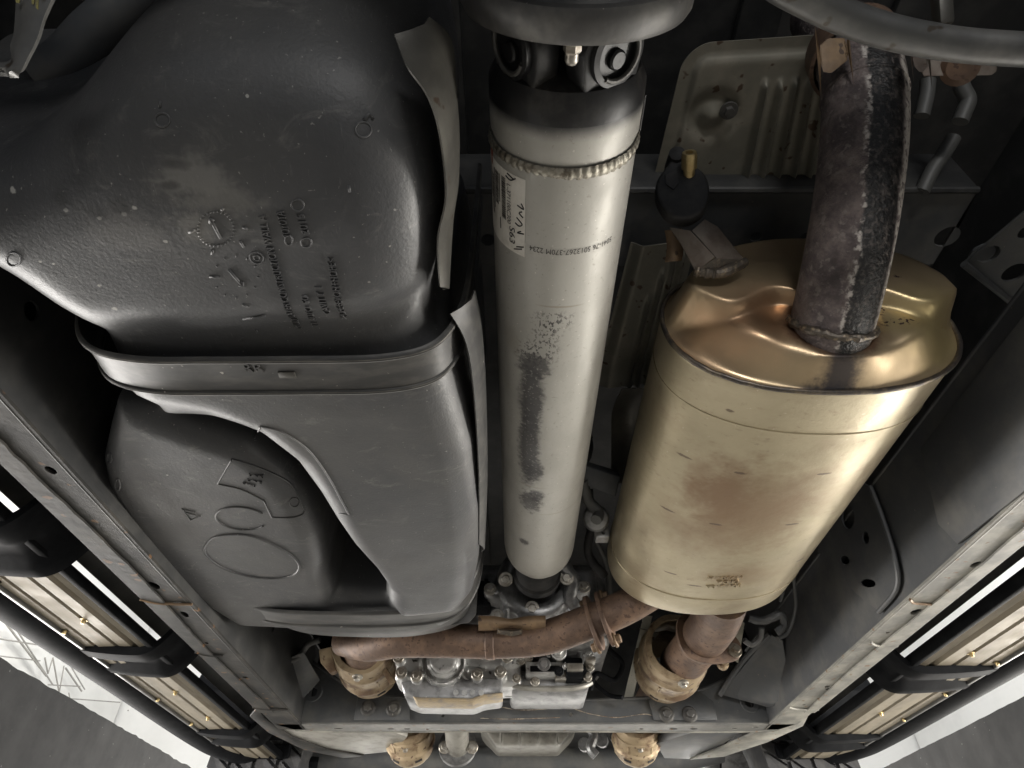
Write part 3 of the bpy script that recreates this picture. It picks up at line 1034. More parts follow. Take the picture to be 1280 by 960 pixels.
single('tank_shield', ribbon([(493, 45), (508, 84), (534, 122), (549, 172), (556, 245), (546, 300), (549, 358)], [(535, 22), (562, 50), (569, 110), (570, 150), (566, 215), (562, 265), (553, 362)],
                             [.47, .45, .44, .44, .44, .44, .44], [.49, .50, .50, .50, .50, .50, .46]), 'shield_tin', 'thin curved tin shield standing along the rear right side of the tank', 'heat shield', smooth=60)
single('tank_shield', ribbon([(562, 392), (580, 425), (589, 470), (595, 540), (598, 610), (598, 680)], [(592, 362), (600, 400), (603, 450), (605, 530), (605, 610), (601, 690)],
                             [.455, .45, .445, .445, .445, .45], [.49, .50, .50, .50, .50, .48]), 'strap_steel', 'long tin shield edge between the forward tank and the drive shaft', 'heat shield', smooth=60)

# ------------------------------------------------------------------ drive shaft
S0, S1 = np.array([.0445, .20, .530]), np.array([.050, 1.12, .568])
SAX = (S1 - S0) / np.linalg.norm(S1 - S0)
SR = .0635
SL = np.linalg.norm(S1 - S0)
sx_ = np.cross(SAX, (0, 0, 1)); sx_ /= np.linalg.norm(sx_)      # points right
sd_ = np.cross(sx_, SAX); sd_ = sd_ if sd_[2] < 0 else -sd_      # points down


def sp_pt(t, phi, r=SR):
    """point on the shaft: t along it from S0, phi from straight down towards the right"""
    return S0 + SAX * t + (sd_ * math.cos(phi) + sx_ * math.sin(phi)) * r


def shaft_hit(u, v):
    r = ray(u, v)
    o = -S0
    rp = r - SAX * (r @ SAX)
    op = o - SAX * (o @ SAX)
    a, b, c_ = rp @ rp, 2 * rp @ op, op @ op - SR * SR
    D = max(b * b - 4 * a * c_, 0)
    s = (-b - math.sqrt(D)) / (2 * a)
    p = r * s
    t = (p - S0) @ SAX
    q = p - S0 - SAX * t
    return p, t, math.atan2(q @ sx_, q @ sd_)


tsf = thing('drive_shaft', 'pale aluminium drive shaft tube with sticker and dark streak in the centre', 'drive shaft', S0)
tw = shaft_hit(700, 215)[1]
obj('tube', lathe([(SR - .003, tw - .002), (SR, tw), (SR, SL - .06), (SR * .985, SL - .045), (SR * .93, SL - .028), (SR * .80, SL - .010), (SR * .72, SL), (SR * .70, SL + .010), (SR * .66, SL + .014), (.03, SL + .016)], S0, SAX, 96), 'shaft_aluminium', tsf, 40)
tc = shaft_hit(707, 157)[1]
obj('end_collar', lathe([(SR * 1.0, tc), (SR * 1.004, tc + .004), (SR * 1.0, tw - .010), (SR * .97, tw - .004), (SR * .97, tw + .003)], S0, SAX, 96), 'shaft_aluminium', tsf, 30)
# weld bead: a flat band of fine overlapping ripples
rows = []
nb = 360
for k in range(nb + 1):
    a = 2 * PI * k / nb
    j = (k % nb)
    rows.append([sp_pt(tw - .003 + .0095 * f + .0006 * math.sin(j * .9) * (1 if f > .5 else 0) + .0012 * f * math.sin(a * 3), a, SR - .0006 + .0018 * math.sin(f * PI) * (.93 + .07 * math.sin(j * 1.15 + 2.5 * f + 1.3 * math.sin(j * .37)) + .06 * math.sin(j * .21) + .05 * math.sin(j * .53)) + .0005 * math.sin(j * 7.3) + .0003 * math.sin(j * 2.9 + f * 5)) for f in np.linspace(0, 1, 7)])
obj('weld_bead', sheet(rows, -.0006), 'weld_grey', tsf, 70)
obj('balance_line', tube([sp_pt(tc + .002, 1.38, SR + .0005), sp_pt(tw - .008, 1.34, SR + .0005)], .0012, 6), 'ink', tsf)
# black yoke: collar and two ears with bearing cups
yk = obj('yoke', join(lathe([(SR * .75, tc + .003), (SR * 1.005, tc + .002), (SR * 1.0, tc - .010), (SR * .9, tc - .022), (SR * .55, tc - .030), (0.004, tc - .031)], S0, SAX, 64)), 'yoke_black', tsf, 40)
tj = tc - .044
for q, phi in enumerate((-.98, .62, PI - .98, PI + .62)):
    rad = sd_ * math.cos(phi) + sx_ * math.sin(phi)
    c0 = S0 + SAX * tj + rad * .030
    ax = rad
    e1 = SAX * (1 if q in (1, 3) else 1)
    e2 = np.cross(ax, e1); e2 /= np.linalg.norm(e2)
    ear = []
    for a in np.linspace(0, 2 * PI, 28, endpoint=False):
        ca, sa = math.cos(a), math.sin(a)
        reach = .040 if (ca > 0) else .029
        ear.append(c0 + e1 * reach * ca + e2 * (.029 + (.010 * max(0, ca) ** 2)) * sa)
    obj('yoke_ear', prism(ear, ax * .022, .003), 'yoke_black', tsf, 35)
    obj('bearing_cup', lathe([(.0235, .018), (.0235, .0265), (.0190, .0275), (.0180, .0225), (0, .0225)], c0, ax, 36), 'yoke_black', tsf)
    obj('snap_ring', tube(ring_path(c0 + ax * .0270, ax, .0185, 26, .6 + q, 5.2 + q), .0020, 8), 'flange_iron', tsf)
    obj('cup_face', lathe([(.0075, .022), (.0075, .0255), (.006, .027), (0, .027)], c0 + e1 * .004, ax, 16), 'yoke_black', tsf)
obj('cross_trunnion', lathe([(.014, -.045), (.020, -.02), (.020, .02), (.014, .045)], S0 + SAX * tj, sx_, 24), 'yoke_black', tsf)
# front slip yoke
obj('slip_yoke', lathe([(.036, SL + .008), (.040, SL + .014), (.043, SL + .03), (.043, SL + .075), (.047, SL + .08), (.047, SL + .10), (.03, SL + .105)], S0, SAX, 40), 'rubber', tsf, 35)

# sticker wrapped on the tube
ct, cf = shaft_hit(655, 224)[1:], shaft_hit(658, 322)[1:]
phr = (ct[1] + cf[1]) / 2
phl = phr - 1.05
t0_, t1_ = ct[0], cf[0]


def wrap(pts2, r=SR + .0004):
    """(along, around) in metres -> tube; along from sticker top, around from its right edge towards the left"""
    return [sp_pt(t0_ + p[0], phr - p[1] / SR, r + (p[2] if len(p) > 2 else 0)) for p in pts2]


na, nc = 8, 24
wd = (phr - phl) * SR
rows = [wrap([((t1_ - t0_) * i / na, wd * j / nc) for j in range(nc + 1)]) for i in range(na + 1)]
simple('sticker_white', (.78, .75, .69), .5, 0, (.66, .63, .57), 60)
stk = obj('paper_sticker', sheet(rows, .0001), 'sticker_white', tsf, 60)


def stick_text(s, along, around, size, lx=None, bold=0, mat='ink'):
    m = text_mesh(s, size, .0)
    xs = [p[0] for p in m[0]]
    k = 1 if lx is None else lx / (max(xs) - min(xs))
    return obj('printed_text', (wrap([(along + (p[0] - min(xs)) * k, around - p[1], .0) for p in m[0]], SR + .0009), m[1]), mat, stk, 0)


def stick_bar(a0, a1, b0, b1, mat='ink', name='barcode_bar'):
    nn = 4
    rows = [wrap([(a0 + (a1 - a0) * i / nn, b0 + (b1 - b0) * j / nn) for j in range(nn + 1)], SR + .0008) for i in range(nn + 1)]
    return rows


LL = t1_ - t0_
stick_text('L-371100C300', .14 * LL, .0205, .0068, .50 * LL)
stick_text('S63', .66 * LL, .0175, .0098, .22 * LL)


def bars(b0, b1, a0, a1, n):
    ms = []
    a = a0
    while a < a1:
        w = random.choice([.0004, .0007, .0011])
        ms.append(sheet(stick_bar(a, a + w, b0, b1), .0001))
        a += w + random.choice([.0005, .0008])
    return join(*ms)


obj('barcode', bars(.0225, .0285, .10 * LL, .62 * LL, 30), 'ink_grey', stk, 0)
obj('barcode', bars(.034, .040, .10 * LL, .50 * LL, 26), 'ink_grey', stk, 0)
obj('barcode', bars(.044, .049, .20 * LL, .70 * LL, 26), 'ink_grey', stk, 0)
for b, a0, a1 in ((.0315, .1, .45), (.0415, .1, .6), (.0515, .1, .5), (.031, .65, .8)):
    obj('printed_line', sheet(stick_bar(a0 * LL, a1 * LL, b, b + .0012), .0001), 'ink', stk, 0)
for pts in ([(.30, .004), (.36, .0015), (.34, .008)], [(.40, .003), (.43, .006), (.47, .002)], [(.50, .009), (.56, .003), (.60, .006), (.58, .0105)], [(.66, .004), (.70, .008), (.68, .001)], [(.90, .003), (.95, .012)], [(.86, .001), (.9, .009)], [(.05, .012), (.02, .02)], [(.03, .010), (.08, .016), (.06, .022)]):
    P = wrap([(a * LL, b) for a, b, _ in spline([(p[0], p[1], 0) for p in pts], 5)], SR + .0006)
    obj('pen_stroke', tube(P, .0006, 5), 'ink', stk)
p, tt, ph = shaft_hit(617, 180)
obj('red_paint_mark', sheet([[sp_pt(tw + .006 + .016 * i / 4, -1.30 - .12 * j / 4, SR + .0004) for j in range(5)] for i in range(5)], .0001), 'red_mark', tsf)

# stencilled number around the tube: letter tops towards the front of the truck
_, ta, pa = shaft_hit(662, 311)
_, tb, pb = shaft_hit(765, 290)
m = text_mesh('5041-76 5013267-370M 2234', .0085, 0)
xs = [p[0] for p in m[0]]
kx = (pb - pa) / (max(xs) - min(xs))
tA = (ta + tb) / 2
obj('stencilled_number', ([tuple(sp_pt(tA + .004 - 0 + p[1] * 1.0 - .004, pb - (p[0] - min(xs)) * kx, SR + .0004)) for p in m[0]], m[1]), 'ink_grey', tsf, 0)

# grime on the tube
n, c = shaft_n, shaft_c
for (u, v, s, k, w) in ((664, 500, (.0175, .085, .04), .92, .42), (661, 560, (.0165, .115, .04), .92, .42), (668, 588, (.014, .034, .04), .9, .5), (667, 458, (.021, .026, .04), .78, .8), (663, 627, (.019, .034, .04), .82, .7), (670, 620, (.014, .018, .04), .8, .7), (655, 677, (.009, .012, .03), .85, .5)):
    p = shaft_hit(u, v)[0] - S0
    c = n.mix(n.math('MULTIPLY', n.spot(p, s, w, 110, 1.08, .5), n.fmix(n.ramp(n.noise(260, 3), .60, .68), k, .35)), c, (.040, .037, .038))
grit = n.ramp(n.noise(330, 3, (1, .6, 1), .6), .52, .58)
for (u, v, s) in ((680, 432, (.022, .040, .04)), (692, 402, (.026, .018, .04)), (664, 445, (.022, .03, .04)), (686, 408, (.016, .012, .04))):
    p = shaft_hit(u, v)[0] - S0
    c = n.mix(n.math('MULTIPLY', n.spot(p, s, .5, 60, 1.1, .2), n.math('MULTIPLY', grit, .8)), c, (.045, .042, .042))
for (u, v, s, k) in ((700, 384, (.03, .002, .03), .6), (660, 607, (.03, .002, .03), .5), (640, 425, (.012, .03, .03), .3), (700, 640, (.05, .0025, .06), .4)):
    p = shaft_hit(u, v)[0] - S0
    c = n.mix(n.math('MULTIPLY', n.spot(p, s, .6, 60, 1.0, .4), k), c, (.30, .26, .2))
# black overspray from the yoke fading on to the collar
al = n.vec('DOT_PRODUCT', n.co, tuple(float(q) for q in SAX))
al = n.math('ADD', al, n.math('MULTIPLY', n.math('SUBTRACT', n.noise(40, 4), .5), .006))
c = n.mix(n.ramp(n.math('SUBTRACT', tc + .016, al), 0, .016), c, (.03, .03, .032))
n.bump(n.math('ADD', n.noise(240, 4), n.noise(40, 3)), .14, .001)
n.done(c, n.ramp(n.noise(30, 5), .3, .7, .42, .58), .25)

# ------------------------------------------------------------------ rear flange over the shaft end
FC = np.array([.047, .1435, .530])
tf = thing('pinion_flange', 'round dark grey flange disc at the top centre over the drive shaft', 'flange', FC + np.array([0, 0, -.085]))
obj('disc', lathe([(.03, -.06), (.045, -.05), (.05, -.012), (.066, -.006), (.074, .002), (.0785, -.001), (.0835, .0), (.0855, .0035), (.0860, .009), (.0855, .018), (.083, .0225), (.07, .024), (.03, .026)], FC, (0, 1, 0), 96), 'flange_iron', tf, 35)
for a in (-.10, 1.45, 3.0, 4.6):
    p = FC + np.array([math.sin(a) * .058, .022, -math.cos(a) * .068])
    obj('flange_bolt', join(bolt(p, (0, 1, 0), .0065, .009), lathe([(.0048, .008), (.0048, .016), (.0035, .018), (0, .018)], p, (0, 1, 0), 14)), 'bolt_zinc', tf)

# ------------------------------------------------------------------ muffler
MC = np.array([.349, 0, .557])
HX, HZ = .170, .107
YR, YF = .516, 1.121
tm = thing('exhaust_muffler', 'big oval golden steel muffler hanging right of the drive shaft', 'muffler', (MC[0], .8, MC[2] - HZ))
TMb = np.array([MC[0], .8, MC[2] - HZ])


def oval(th, k=1.0):
    e = 2 / 2.25
    c_, s_ = math.cos(th), math.sin(th)
    return math.copysign(abs(c_) ** e, c_) * HX * k, math.copysign(abs(s_) ** e, s_) * HZ * k


NS = 120
ths = [2 * PI * k / NS for k in range(NS)]
prof = [(YR + .000, .985), (YR + .003, 1.004), (YR + .007, 1.006), (YR + .010, 1.0), (YR + .10, 1.0), (YR + .3, 1.001), (YF - .075, 1.0), (YF - .07, .9985), (YF - .066, 1.0), (YF - .008, 1.0), (YF - .003, .994), (YF, .975), (YF + .004, .93), (YF + .010, .8), (YF + .014, .5), (YF + .015, .05)]
Vv, Ff = [], []
for y, k in prof:
    for th in ths:
        a, b = oval(th, k)
        Vv.append((MC[0] + a, y, MC[2] + b))
for i in range(len(prof) - 1):
    for k in range(NS):
        k2 = (k + 1) % NS
        Ff.append((i * NS + k, i * NS + k2, (i + 1) * NS + k2, (i + 1) * NS + k))
obj('shell', (Vv, Ff), 'muffler_steel', tm, 40)


def muf_hit(u, v):
    r = ray(u, v)
    best = None
    for z in np.linspace(MC[2] - HZ, MC[2], 200):
        p = r * (z / r[2])
        q = (abs(p[0] - MC[0]) / HX) ** 2.25 + (abs(p[2] - MC[2]) / HZ) ** 2.25
        if q <= 1: return p
    return r * (.45 / r[2])


sst = lambda x, a, b: (lambda t: t * t * (3 - 2 * t))(np.clip((x - a) / (b - a), 0, 1))
PC = np.array([.0, -.046])          # tail pipe centre in cap coordinates (x, z from the oval's centre)


def cap_h(x, z):
    r = np.sqrt((x / HX) ** 2 + (z / HZ) ** 2)
    ax_ = np.abs(x - PC[0])
    wave = -.016 + .012 * np.cos(2 * PI * (ax_ - .052) / .112)
    up = sst(z - wave, -.006, .006)
    edge_f = sst(1 - r, .0, .30)
    edge_u = sst(1 - r, .0, .14)
    lobes = .022 * np.exp(-(((np.abs(x - PC[0]) - .085) / .05) ** 2)) * sst(1 - r, .02, .25)
    h = .020 * edge_f * (1 - up) + (.056 * edge_u) * up + lobes * (1 - up)
    valley = np.exp(-((x - PC[0]) / .020) ** 2) * (1 - up)
    h = h - .010 * valley * edge_f
    # raised collar carrying the tail pipe
    rc = np.sqrt((x - PC[0]) ** 2 + ((z - PC[1] - .004) * 1.0) ** 2)
    col = sst(.078 - rc, 0, .028) * sst(1 - r, .02, .16)
    return h * (1 - col) + np.maximum(h, .038) * col


Vv, Ff = [], []
NR = 60
for i in range(NR + 1):
    k = (i / NR)
    k = 1 - (1 - k) ** 1.35
    k = max(.002, 1 - k) * .986
    for th in ths:
        a, b = oval(th, k)
        Vv.append((MC[0] + a, YR + .001 - float(cap_h(np.array(a), np.array(b))), MC[2] + b))
for i in range(NR):
    for k in range(NS):
        k2 = (k + 1) % NS
        Ff.append((i * NS + k, i * NS + k2, (i + 1) * NS + k2, (i + 1) * NS + k))
cap = obj('end_cap', (Vv, Ff), 'muffler_cap', tm, 180)
P = [(MC[0] + oval(th, 1.002)[0], YR + .001 + random.uniform(-.0006, .0006), MC[2] + oval(th, 1.002)[1]) for th in ths]
obj('rim_seam', tube(P, .0032, 8, closed=True), 'muffler_seam', tm, 60)
P = [(MC[0] + oval(th, 1.001)[0], YR + .075 + .01 * math.cos(th), MC[2] + oval(th, 1.001)[1]) for th in ths]
obj('shell_seam', tube(P, .0010, 6, closed=True), 'muffler_steel', tm, 60)
P = [(MC[0] + oval(th, 1.001)[0], YF - .068 + .004 * math.cos(th), MC[2] + oval(th, 1.001)[1]) for th in ths]
obj('shell_seam', tube(P, .0012, 6, closed=True), 'muffler_steel', tm, 60)

# stamped lettering
for i, (s, uv0, uv1) in enumerate((('11730-1H', (928, 719), (885, 720)), ('ORDIA', (924, 724), (895, 725)), ('30-1U10A', (926, 729), (882, 731)))):
    a, b = muf_hit(*uv0), muf_hit(*uv1)
    m = text_mesh(s, 1.0, .02)
    xs = [p[0] for p in m[0]]
    L = np.linalg.norm(b - a)
    ex = (b - a) / L
    nn = np.array([.0, 0, -1.0])
    ey = np.cross(nn, ex)
    obj('stamped_lettering', ([tuple(a + ex * (p[0] - min(xs)) / (max(xs) - min(xs)) * L + ey * p[1] * .013 + nn * (p[2] * .08 + .0012)) for p in m[0]], m[1]), 'muffler_steel', tm, 0)

# heat marks on the shell
n, c = muf_n, muf_c
for (u, v, s, k, colr) in ((905, 620, (.06, .12, .09), .8, (.20, .115, .065)), (950, 640, (.12, .14, .09), .65, (.25, .165, .10)), (900, 660, (.14, .13, .09), .5, (.27, .185, .11)), (880, 590, (.03, .06, .06), .4, (.2, .11, .06)), (930, 720, (.09, .06, .09), .55, (.28, .19, .11)), (960, 600, (.05, .07, .07), .35, (.26, .2, .12))):
    p = muf_hit(u, v) - TMb
    c = n.mix(n.math('MULTIPLY', n.spot(p, s, .55, 26, 1.0, .1), k), c, colr)
for (u, v, sx) in ((912, 513, .006), (855, 570, .011), (925, 591, .010), (1030, 592, .012), (835, 637, .012), (895, 655, .010), (990, 655, .012), (838, 716, .012), (868, 732, .014), (1000, 700, .01)):
    p = muf_hit(u, v) - TMb
    c = n.mix(n.math('MULTIPLY', n.spot(p, (sx, .0028, .03), .5, 200, 1.0, .6), .75), c, (.10, .07, .055))
n.bump(n.math('ADD', n.noise(160, 4), n.math('MULTIPLY', n.noise(11, 4), 3.0)), .16, .0015)
n.done(c, n.ramp(n.noise(14, 5), .3, .7, .34, .48), .72)

# cap: heat-tinted steel, copper on the left, straw on the right, blue-black near pipe and rim
n = cap_n
off = np.array([MC[0], YR, MC[2]]) - TMb
base = n.mix(n.ramp(n.noise(10, 5), .35, .7), (.50, .39, .25), (.42, .32, .205))
c = n.mix(n.math('MULTIPLY', n.spot(off + np.array([-.07, 0, -.03]), (.11, .1, .06), .3, 20, 1.1, .3), .75), base, (.62, .36, .21))
c = n.mix(n.math('MULTIPLY', n.spot(off + np.array([.11, 0, -.03]), (.08, .1, .06), .3, 20, 1.1, .3), .7), c, (.58, .47, .22))
c = n.mix(n.math('MULTIPLY', n.spot(off + np.array([-.01, 0, .07]), (.16, .1, .04), .3, 20, 1.1, .3), .6), c, (.34, .24, .16))
c = n.mix(n.math('MULTIPLY', n.spot(off + np.array([PC[0], 0, PC[1]]), (.058, .12, .048), .25, 50, 1.05, .8), .75), c, (.17, .085, .06))
c = n.mix(n.math('MULTIPLY', n.spot(off + np.array([PC[0], 0, -.098]), (.026, .1, .040), .4, 60, 1.1, .4), .9), c, (.035, .035, .045))
c = n.mix(n.math('MULTIPLY', n.spot(off + np.array([-.03, 0, -.112]), (.11, .1, .014), .5, 60, 1.1, .5), .85), c, (.04, .04, .055))
for (dx, dz, sx, sz) in ((.055, -.018, .018, .010), (.075, -.040, .022, .006), (.045, -.005, .008, .012), (-.10, .035, .03, .006), (.09, .02, .006, .004)):
    c = n.mix(n.math('MULTIPLY', n.ramp(n.noise(210, 3), .53, .58), n.spot(off + np.array([dx, 0, dz]), (sx, .1, sz), .3, 60, 1.2, .7)), c, (.06, .03, .04))
n.bump(n.math('ADD', n.noise(240, 3, (4, 1, 1)), n.noise(24, 4)), .12, .001)
n.done(c, n.ramp(n.noise(18, 5), .3, .7, .30, .44), .8)

# tail pipe leaving the cap towards the rear, bending up over the axle
P0 = np.array([MC[0] + PC[0], YR - .038, MC[2] + PC[1] + .004])
tp = [P0 + np.array([0, .022, -.004]), P0, P0 + np.array([.004, -.050, .028]), P0 + np.array([.014, -.100, .076]), P0 + np.array([.026, -.146, .138]), P0 + np.array([.036, -.174, .200]), P0 + np.array([.044, -.184, .270]), P0 + np.array([.05, -.184, .38])]
tps = spline(tp, 10)
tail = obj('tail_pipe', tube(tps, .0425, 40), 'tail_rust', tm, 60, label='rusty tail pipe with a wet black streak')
# ring weld at its foot and the swaged joint half way
dir0 = tps[14] - tps[8]
dir0 /= np.linalg.norm(dir0)
wc = tps[10]
rp = ring_path(wc, dir0, .0435, 70)
obj('weld_bead', tube([p + Vector((random.uniform(-.001, .001) for _ in range(3))) for p in rp], [.0042 + random.uniform(-.0012, .0012) for _ in rp], 8, closed=True), 'weld_dark', tail, 40)
ji = 47
dj = tps[ji + 2] - tps[ji - 2]
dj /= np.linalg.norm(dj)
obj('joint_ridge', tube(ring_path(tps[ji], dj, .0420, 60), .0018, 8, closed=True), 'tail_rust', tail, 60)
n = tail_n
rust = n.mix(n.ramp(n.noise(42, 7, rough=.7), .36, .66), (.075, .060, .060), (.18, .145, .135))
rust = n.mix(n.math('MULTIPLY', n.ramp(n.noise(120, 4), .55, .66), .7), rust, (.22, .19, .175))
rust = n.mix(n.math('MULTIPLY', n.ramp(n.noise(18, 4), .6, .74), .4), rust, (.11, .055, .04))
# distance sideways of the pipe's centre line: x minus a slope along z
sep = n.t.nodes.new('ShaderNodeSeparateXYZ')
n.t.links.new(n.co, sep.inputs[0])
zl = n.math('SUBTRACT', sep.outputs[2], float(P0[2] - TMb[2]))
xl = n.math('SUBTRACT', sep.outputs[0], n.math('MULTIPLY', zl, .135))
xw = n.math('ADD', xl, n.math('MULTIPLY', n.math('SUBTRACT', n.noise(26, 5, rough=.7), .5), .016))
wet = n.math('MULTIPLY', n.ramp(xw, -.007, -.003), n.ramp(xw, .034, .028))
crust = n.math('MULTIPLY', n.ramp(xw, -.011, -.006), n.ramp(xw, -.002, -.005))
lit_crust = n.ramp(xw, .030, .036)  # pale crust, colour brightened in place of light from the right
c = n.mix(wet, rust, n.mix(n.ramp(n.noise(190, 4), .46, .70), (.011, .0105, .0105), (.085, .072, .065)))
c = n.mix(n.math('MULTIPLY', crust, n.ramp(n.noise(130, 4), .45, .6)), c, (.50, .46, .42))
c = n.mix(n.math('MULTIPLY', lit_crust, n.ramp(n.noise(150, 5), .34, .54)), c, (.50, .46, .41))
n.bump(n.math('ADD', n.noise(130, 6, rough=.7), n.noise(300, 3)), .75, .0022)
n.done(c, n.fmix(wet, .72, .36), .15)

# ------------------------------------------------------------------ hanger bracket and rubber
th_ = thing('exhaust_hanger', 'folded pale tin hanger bracket welded above the muffler end', 'bracket', at(880, 320, d=.72))
dB = .715
PL = lambda *q: [at(u, v, d=d_) for u, v, d_ in q]
obj('folded_strap', prism(PL((837, 284, dB), (863, 288, dB - .012), (894, 321, dB - .014), (870, 340, dB - .012), (852, 306, dB - .004)), (0, .0018, .0018), .0006), 'shield_tan', th_, 30)
obj('folded_strap', prism(PL((865, 288, dB - .012), (881, 274, dB - .002), (897, 283, dB - .002), (931, 325, dB - .004), (896, 323, dB - .014)), (0, .0018, .0018), .0006), 'shield_tan', th_, 30)
a, b = at(872, 345, d=dB), at(934, 325, d=dB)
obj('weld_skirt', prism(PL((870, 339, dB - .012), (895, 322, dB - .014), (931, 325, dB - .005), (908, 344, dB - .004), (884, 348, dB - .006)), (0, .002, .002), .0006), 'weld_dark', th_, 30)
obj('welded_foot', tube(spline([at(868, 338, d=dB - .006), at(885, 341, d=dB - .008), at(905, 340, d=dB - .008), at(932, 327, d=dB)], 8), [.006 + random.uniform(-.001, .001) for _ in range(25)], 10), 'weld_dark', th_)
obj('side_hook', sheet([[at(832 + 18 * g + 3 * math.sin(f * 3), 288 + f * 40 - 2 * g, d=dB + .018 - .006 * math.sin(g * 3)) for g in np.linspace(0, 1, 6)] for f in np.linspace(0, 1, 7)], .002), 'rust_bracket', th_, 60)

hr = thing('hanger_rubber', 'round black rubber exhaust mount with a brass coloured pin', 'rubber mount', at(850, 270, d=.74))
dR = .735
c0 = at(850, 246, d=dR)
aim = -c0 / np.linalg.norm(c0)
aim = np.array([aim[0] * .5, -.75, -.35]); aim /= np.linalg.norm(aim)
e1 = np.cross((0, 0, 1), aim); e1 /= np.linalg.norm(e1)
e2 = np.cross(aim, e1)
outl = [c0 + e1 * x + e2 * y for x, y in [(q[0], q[1]) for q in spline([(-.026, .012, 0), (-.029, -.008, 0), (-.020, -.032, 0), (0, -.041, 0), (.020, -.032, 0), (.029, -.008, 0), (.026, .014, 0), (.012, .030, 0), (.006, .038, 0), (-.006, .038, 0), (-.012, .030, 0)], 4, True)]]
obj('rubber_block', prism(outl, aim * .022, .004, 3), 'rubber', hr, 40)
obj('rubber_block_knob', lathe([(.006, -.02), (.011, -.018), (.012, .0), (.009, .026), (0, .030)], c0 + e2 * .040, aim, 20), 'rubber', hr, 40)
obj('slot', prism([c0 + aim * .0225 + e1 * x + e2 * y for x, y in ((-.016, .016), (-.004, .020), (-.003, .004), (-.010, -.004), (-.017, .004))], aim * .0012), 'ink', hr)
obj('pin', lathe([(.0065, .0), (.0065, .030), (.0085, .031), (.0085, .046), (.0075, .049), (.0045, .049), (.0045, .044), (0, .044)], c0 + e1 * (.010) + e2 * .002, aim * .8 + e2 * .5, 18), 'brass', hr)

# ------------------------------------------------------------------ ribbed heat shield behind the tail pipe
hs_ = thing('body_heat_shield', 'dull ribbed heat shield panel with a bolt behind the tail pipe', 'heat shield', at(930, 150, Z=.80))
zh = .80
c00, c10, c11, c01 = at(858, 55, Z=zh), at(1075, 40, Z=zh), at(1040, 245, Z=zh), at(812, 245, Z=zh)
NU, NV = 90, 60
rows = []
for i in range(NV + 1):
    f = i / NV
    row = []
    for j in range(NU + 1):
        g = j / NU
        p = (c00 * (1 - g) + c10 * g) * (1 - f) + (c01 * (1 - g) + c11 * g) * f
        z = 0
        # raised field, pressed ring round the bolt, long beads and short beads
        z += -.006 * sst(min(g - .0, f - .0, 1), .06, .11)
        rr = math.hypot((g - .24) * 1.0, (f - .42) * 1.0)
        z += .005 * math.exp(-((rr - .10) / .05) ** 2) - .004 * math.exp(-(rr / .05) ** 2)
        if .20 < f < .97:
            for gb in (.50, .585, .67, .755, .84): z += -.011 * math.exp(-((g - gb) / .015) ** 2) * float(sst(f, .20, .26))
        if f > .84:
            for gb in (.20, .26, .32, .38): z += -.006 * math.exp(-((g - gb) / .016) ** 2)
        if .66 < f < .90 and .10 < g < .40: z += .0
        # rounded upper-left corner
        if g < .16 and f < .16:
            cx_, cy_ = (.16 - g) / .16, (.16 - f) / .16
            mx = max(cx_, cy_)
            ln = math.hypot(cx_, cy_)
            k = mx / ln if ln > 0 else 1
            g2, f2 = .16 - (.16 - g) * k, .16 - (.16 - f) * k
            p = (c00 * (1 - g2) + c10 * g2) * (1 - f2) + (c01 * (1 - g2) + c11 * g2) * f2
        row.append(p + np.array([0, 0, z]))
    rows.append(row)
obj('panel', sheet(rows, .0015, (0, 0, 1)), 'shield_dull', hs_, 60)
pb_ = at(911, 138, Z=zh - .008)
obj('bolt', join(lathe([(0, -.002), (.011, -.002), (.0115, 0), (0, 0)], pb_, (0, 0, 1), 24), lathe([(0, -.007), (.006, -.007), (.0068, -.002)], pb_, (0, 0, 1), 6)), 'flange_iron', hs_)

# lower ribbed shield between shaft and muffler
hs2 = thing('tunnel_heat_shield', 'dull ribbed heat shield between the drive shaft and the muffler', 'heat shield', at(790, 440, Z=.72))
zh = .715
c00, c10, c11, c01 = at(790, 310, Z=zh), at(870, 300, Z=zh), at(830, 470, Z=zh), at(745, 482, Z=zh)
rows = []
for i in range(31):
    f = i / 30
    row = []
    for j in range(41):
        g = j / 40
        p = (c00 * (1 - g) + c10 * g) * (1 - f) + (c01 * (1 - g) + c11 * g) * f
        z = 0
        for gb, f0 in ((.48, .35), (.60, .18), (.72, .04), (.84, .04)):
            if f > f0: z += -.010 * math.exp(-((g - gb) / .026) ** 2)
        z += .012 * (1 - sst(g, 0, .2)) - .010 * sst(f, .9, 1)
        row.append(p + np.array([0, 0, z]))
    rows.append(row)
obj('panel', sheet(rows, .0015, (0, 0, 1)), 'shield_dull', hs2, 60)
t = thing('shield_tongue', 'shiny bent tin tongue just left of the muffler shell', 'heat shield', at(790, 520, Z=.62))
rows = [[at(764 + 46 * g + 14 * (1 - math.sin(min(f * 3, 1) * PI / 2)) * (1 - g), 486 + 118 * f, Z=.64) + np.array([0, 0, .02 * math.sin(g * PI) * math.sin(f * PI) - .012 * math.exp(-((f - .45) / .12) ** 2) * g]) for g in np.linspace(0, 1, 14)] for f in np.linspace(0, 1, 24)]
obj('tongue', sheet(rows, .0015, (0, 0, 1)), 'shield_tin', t, 60)

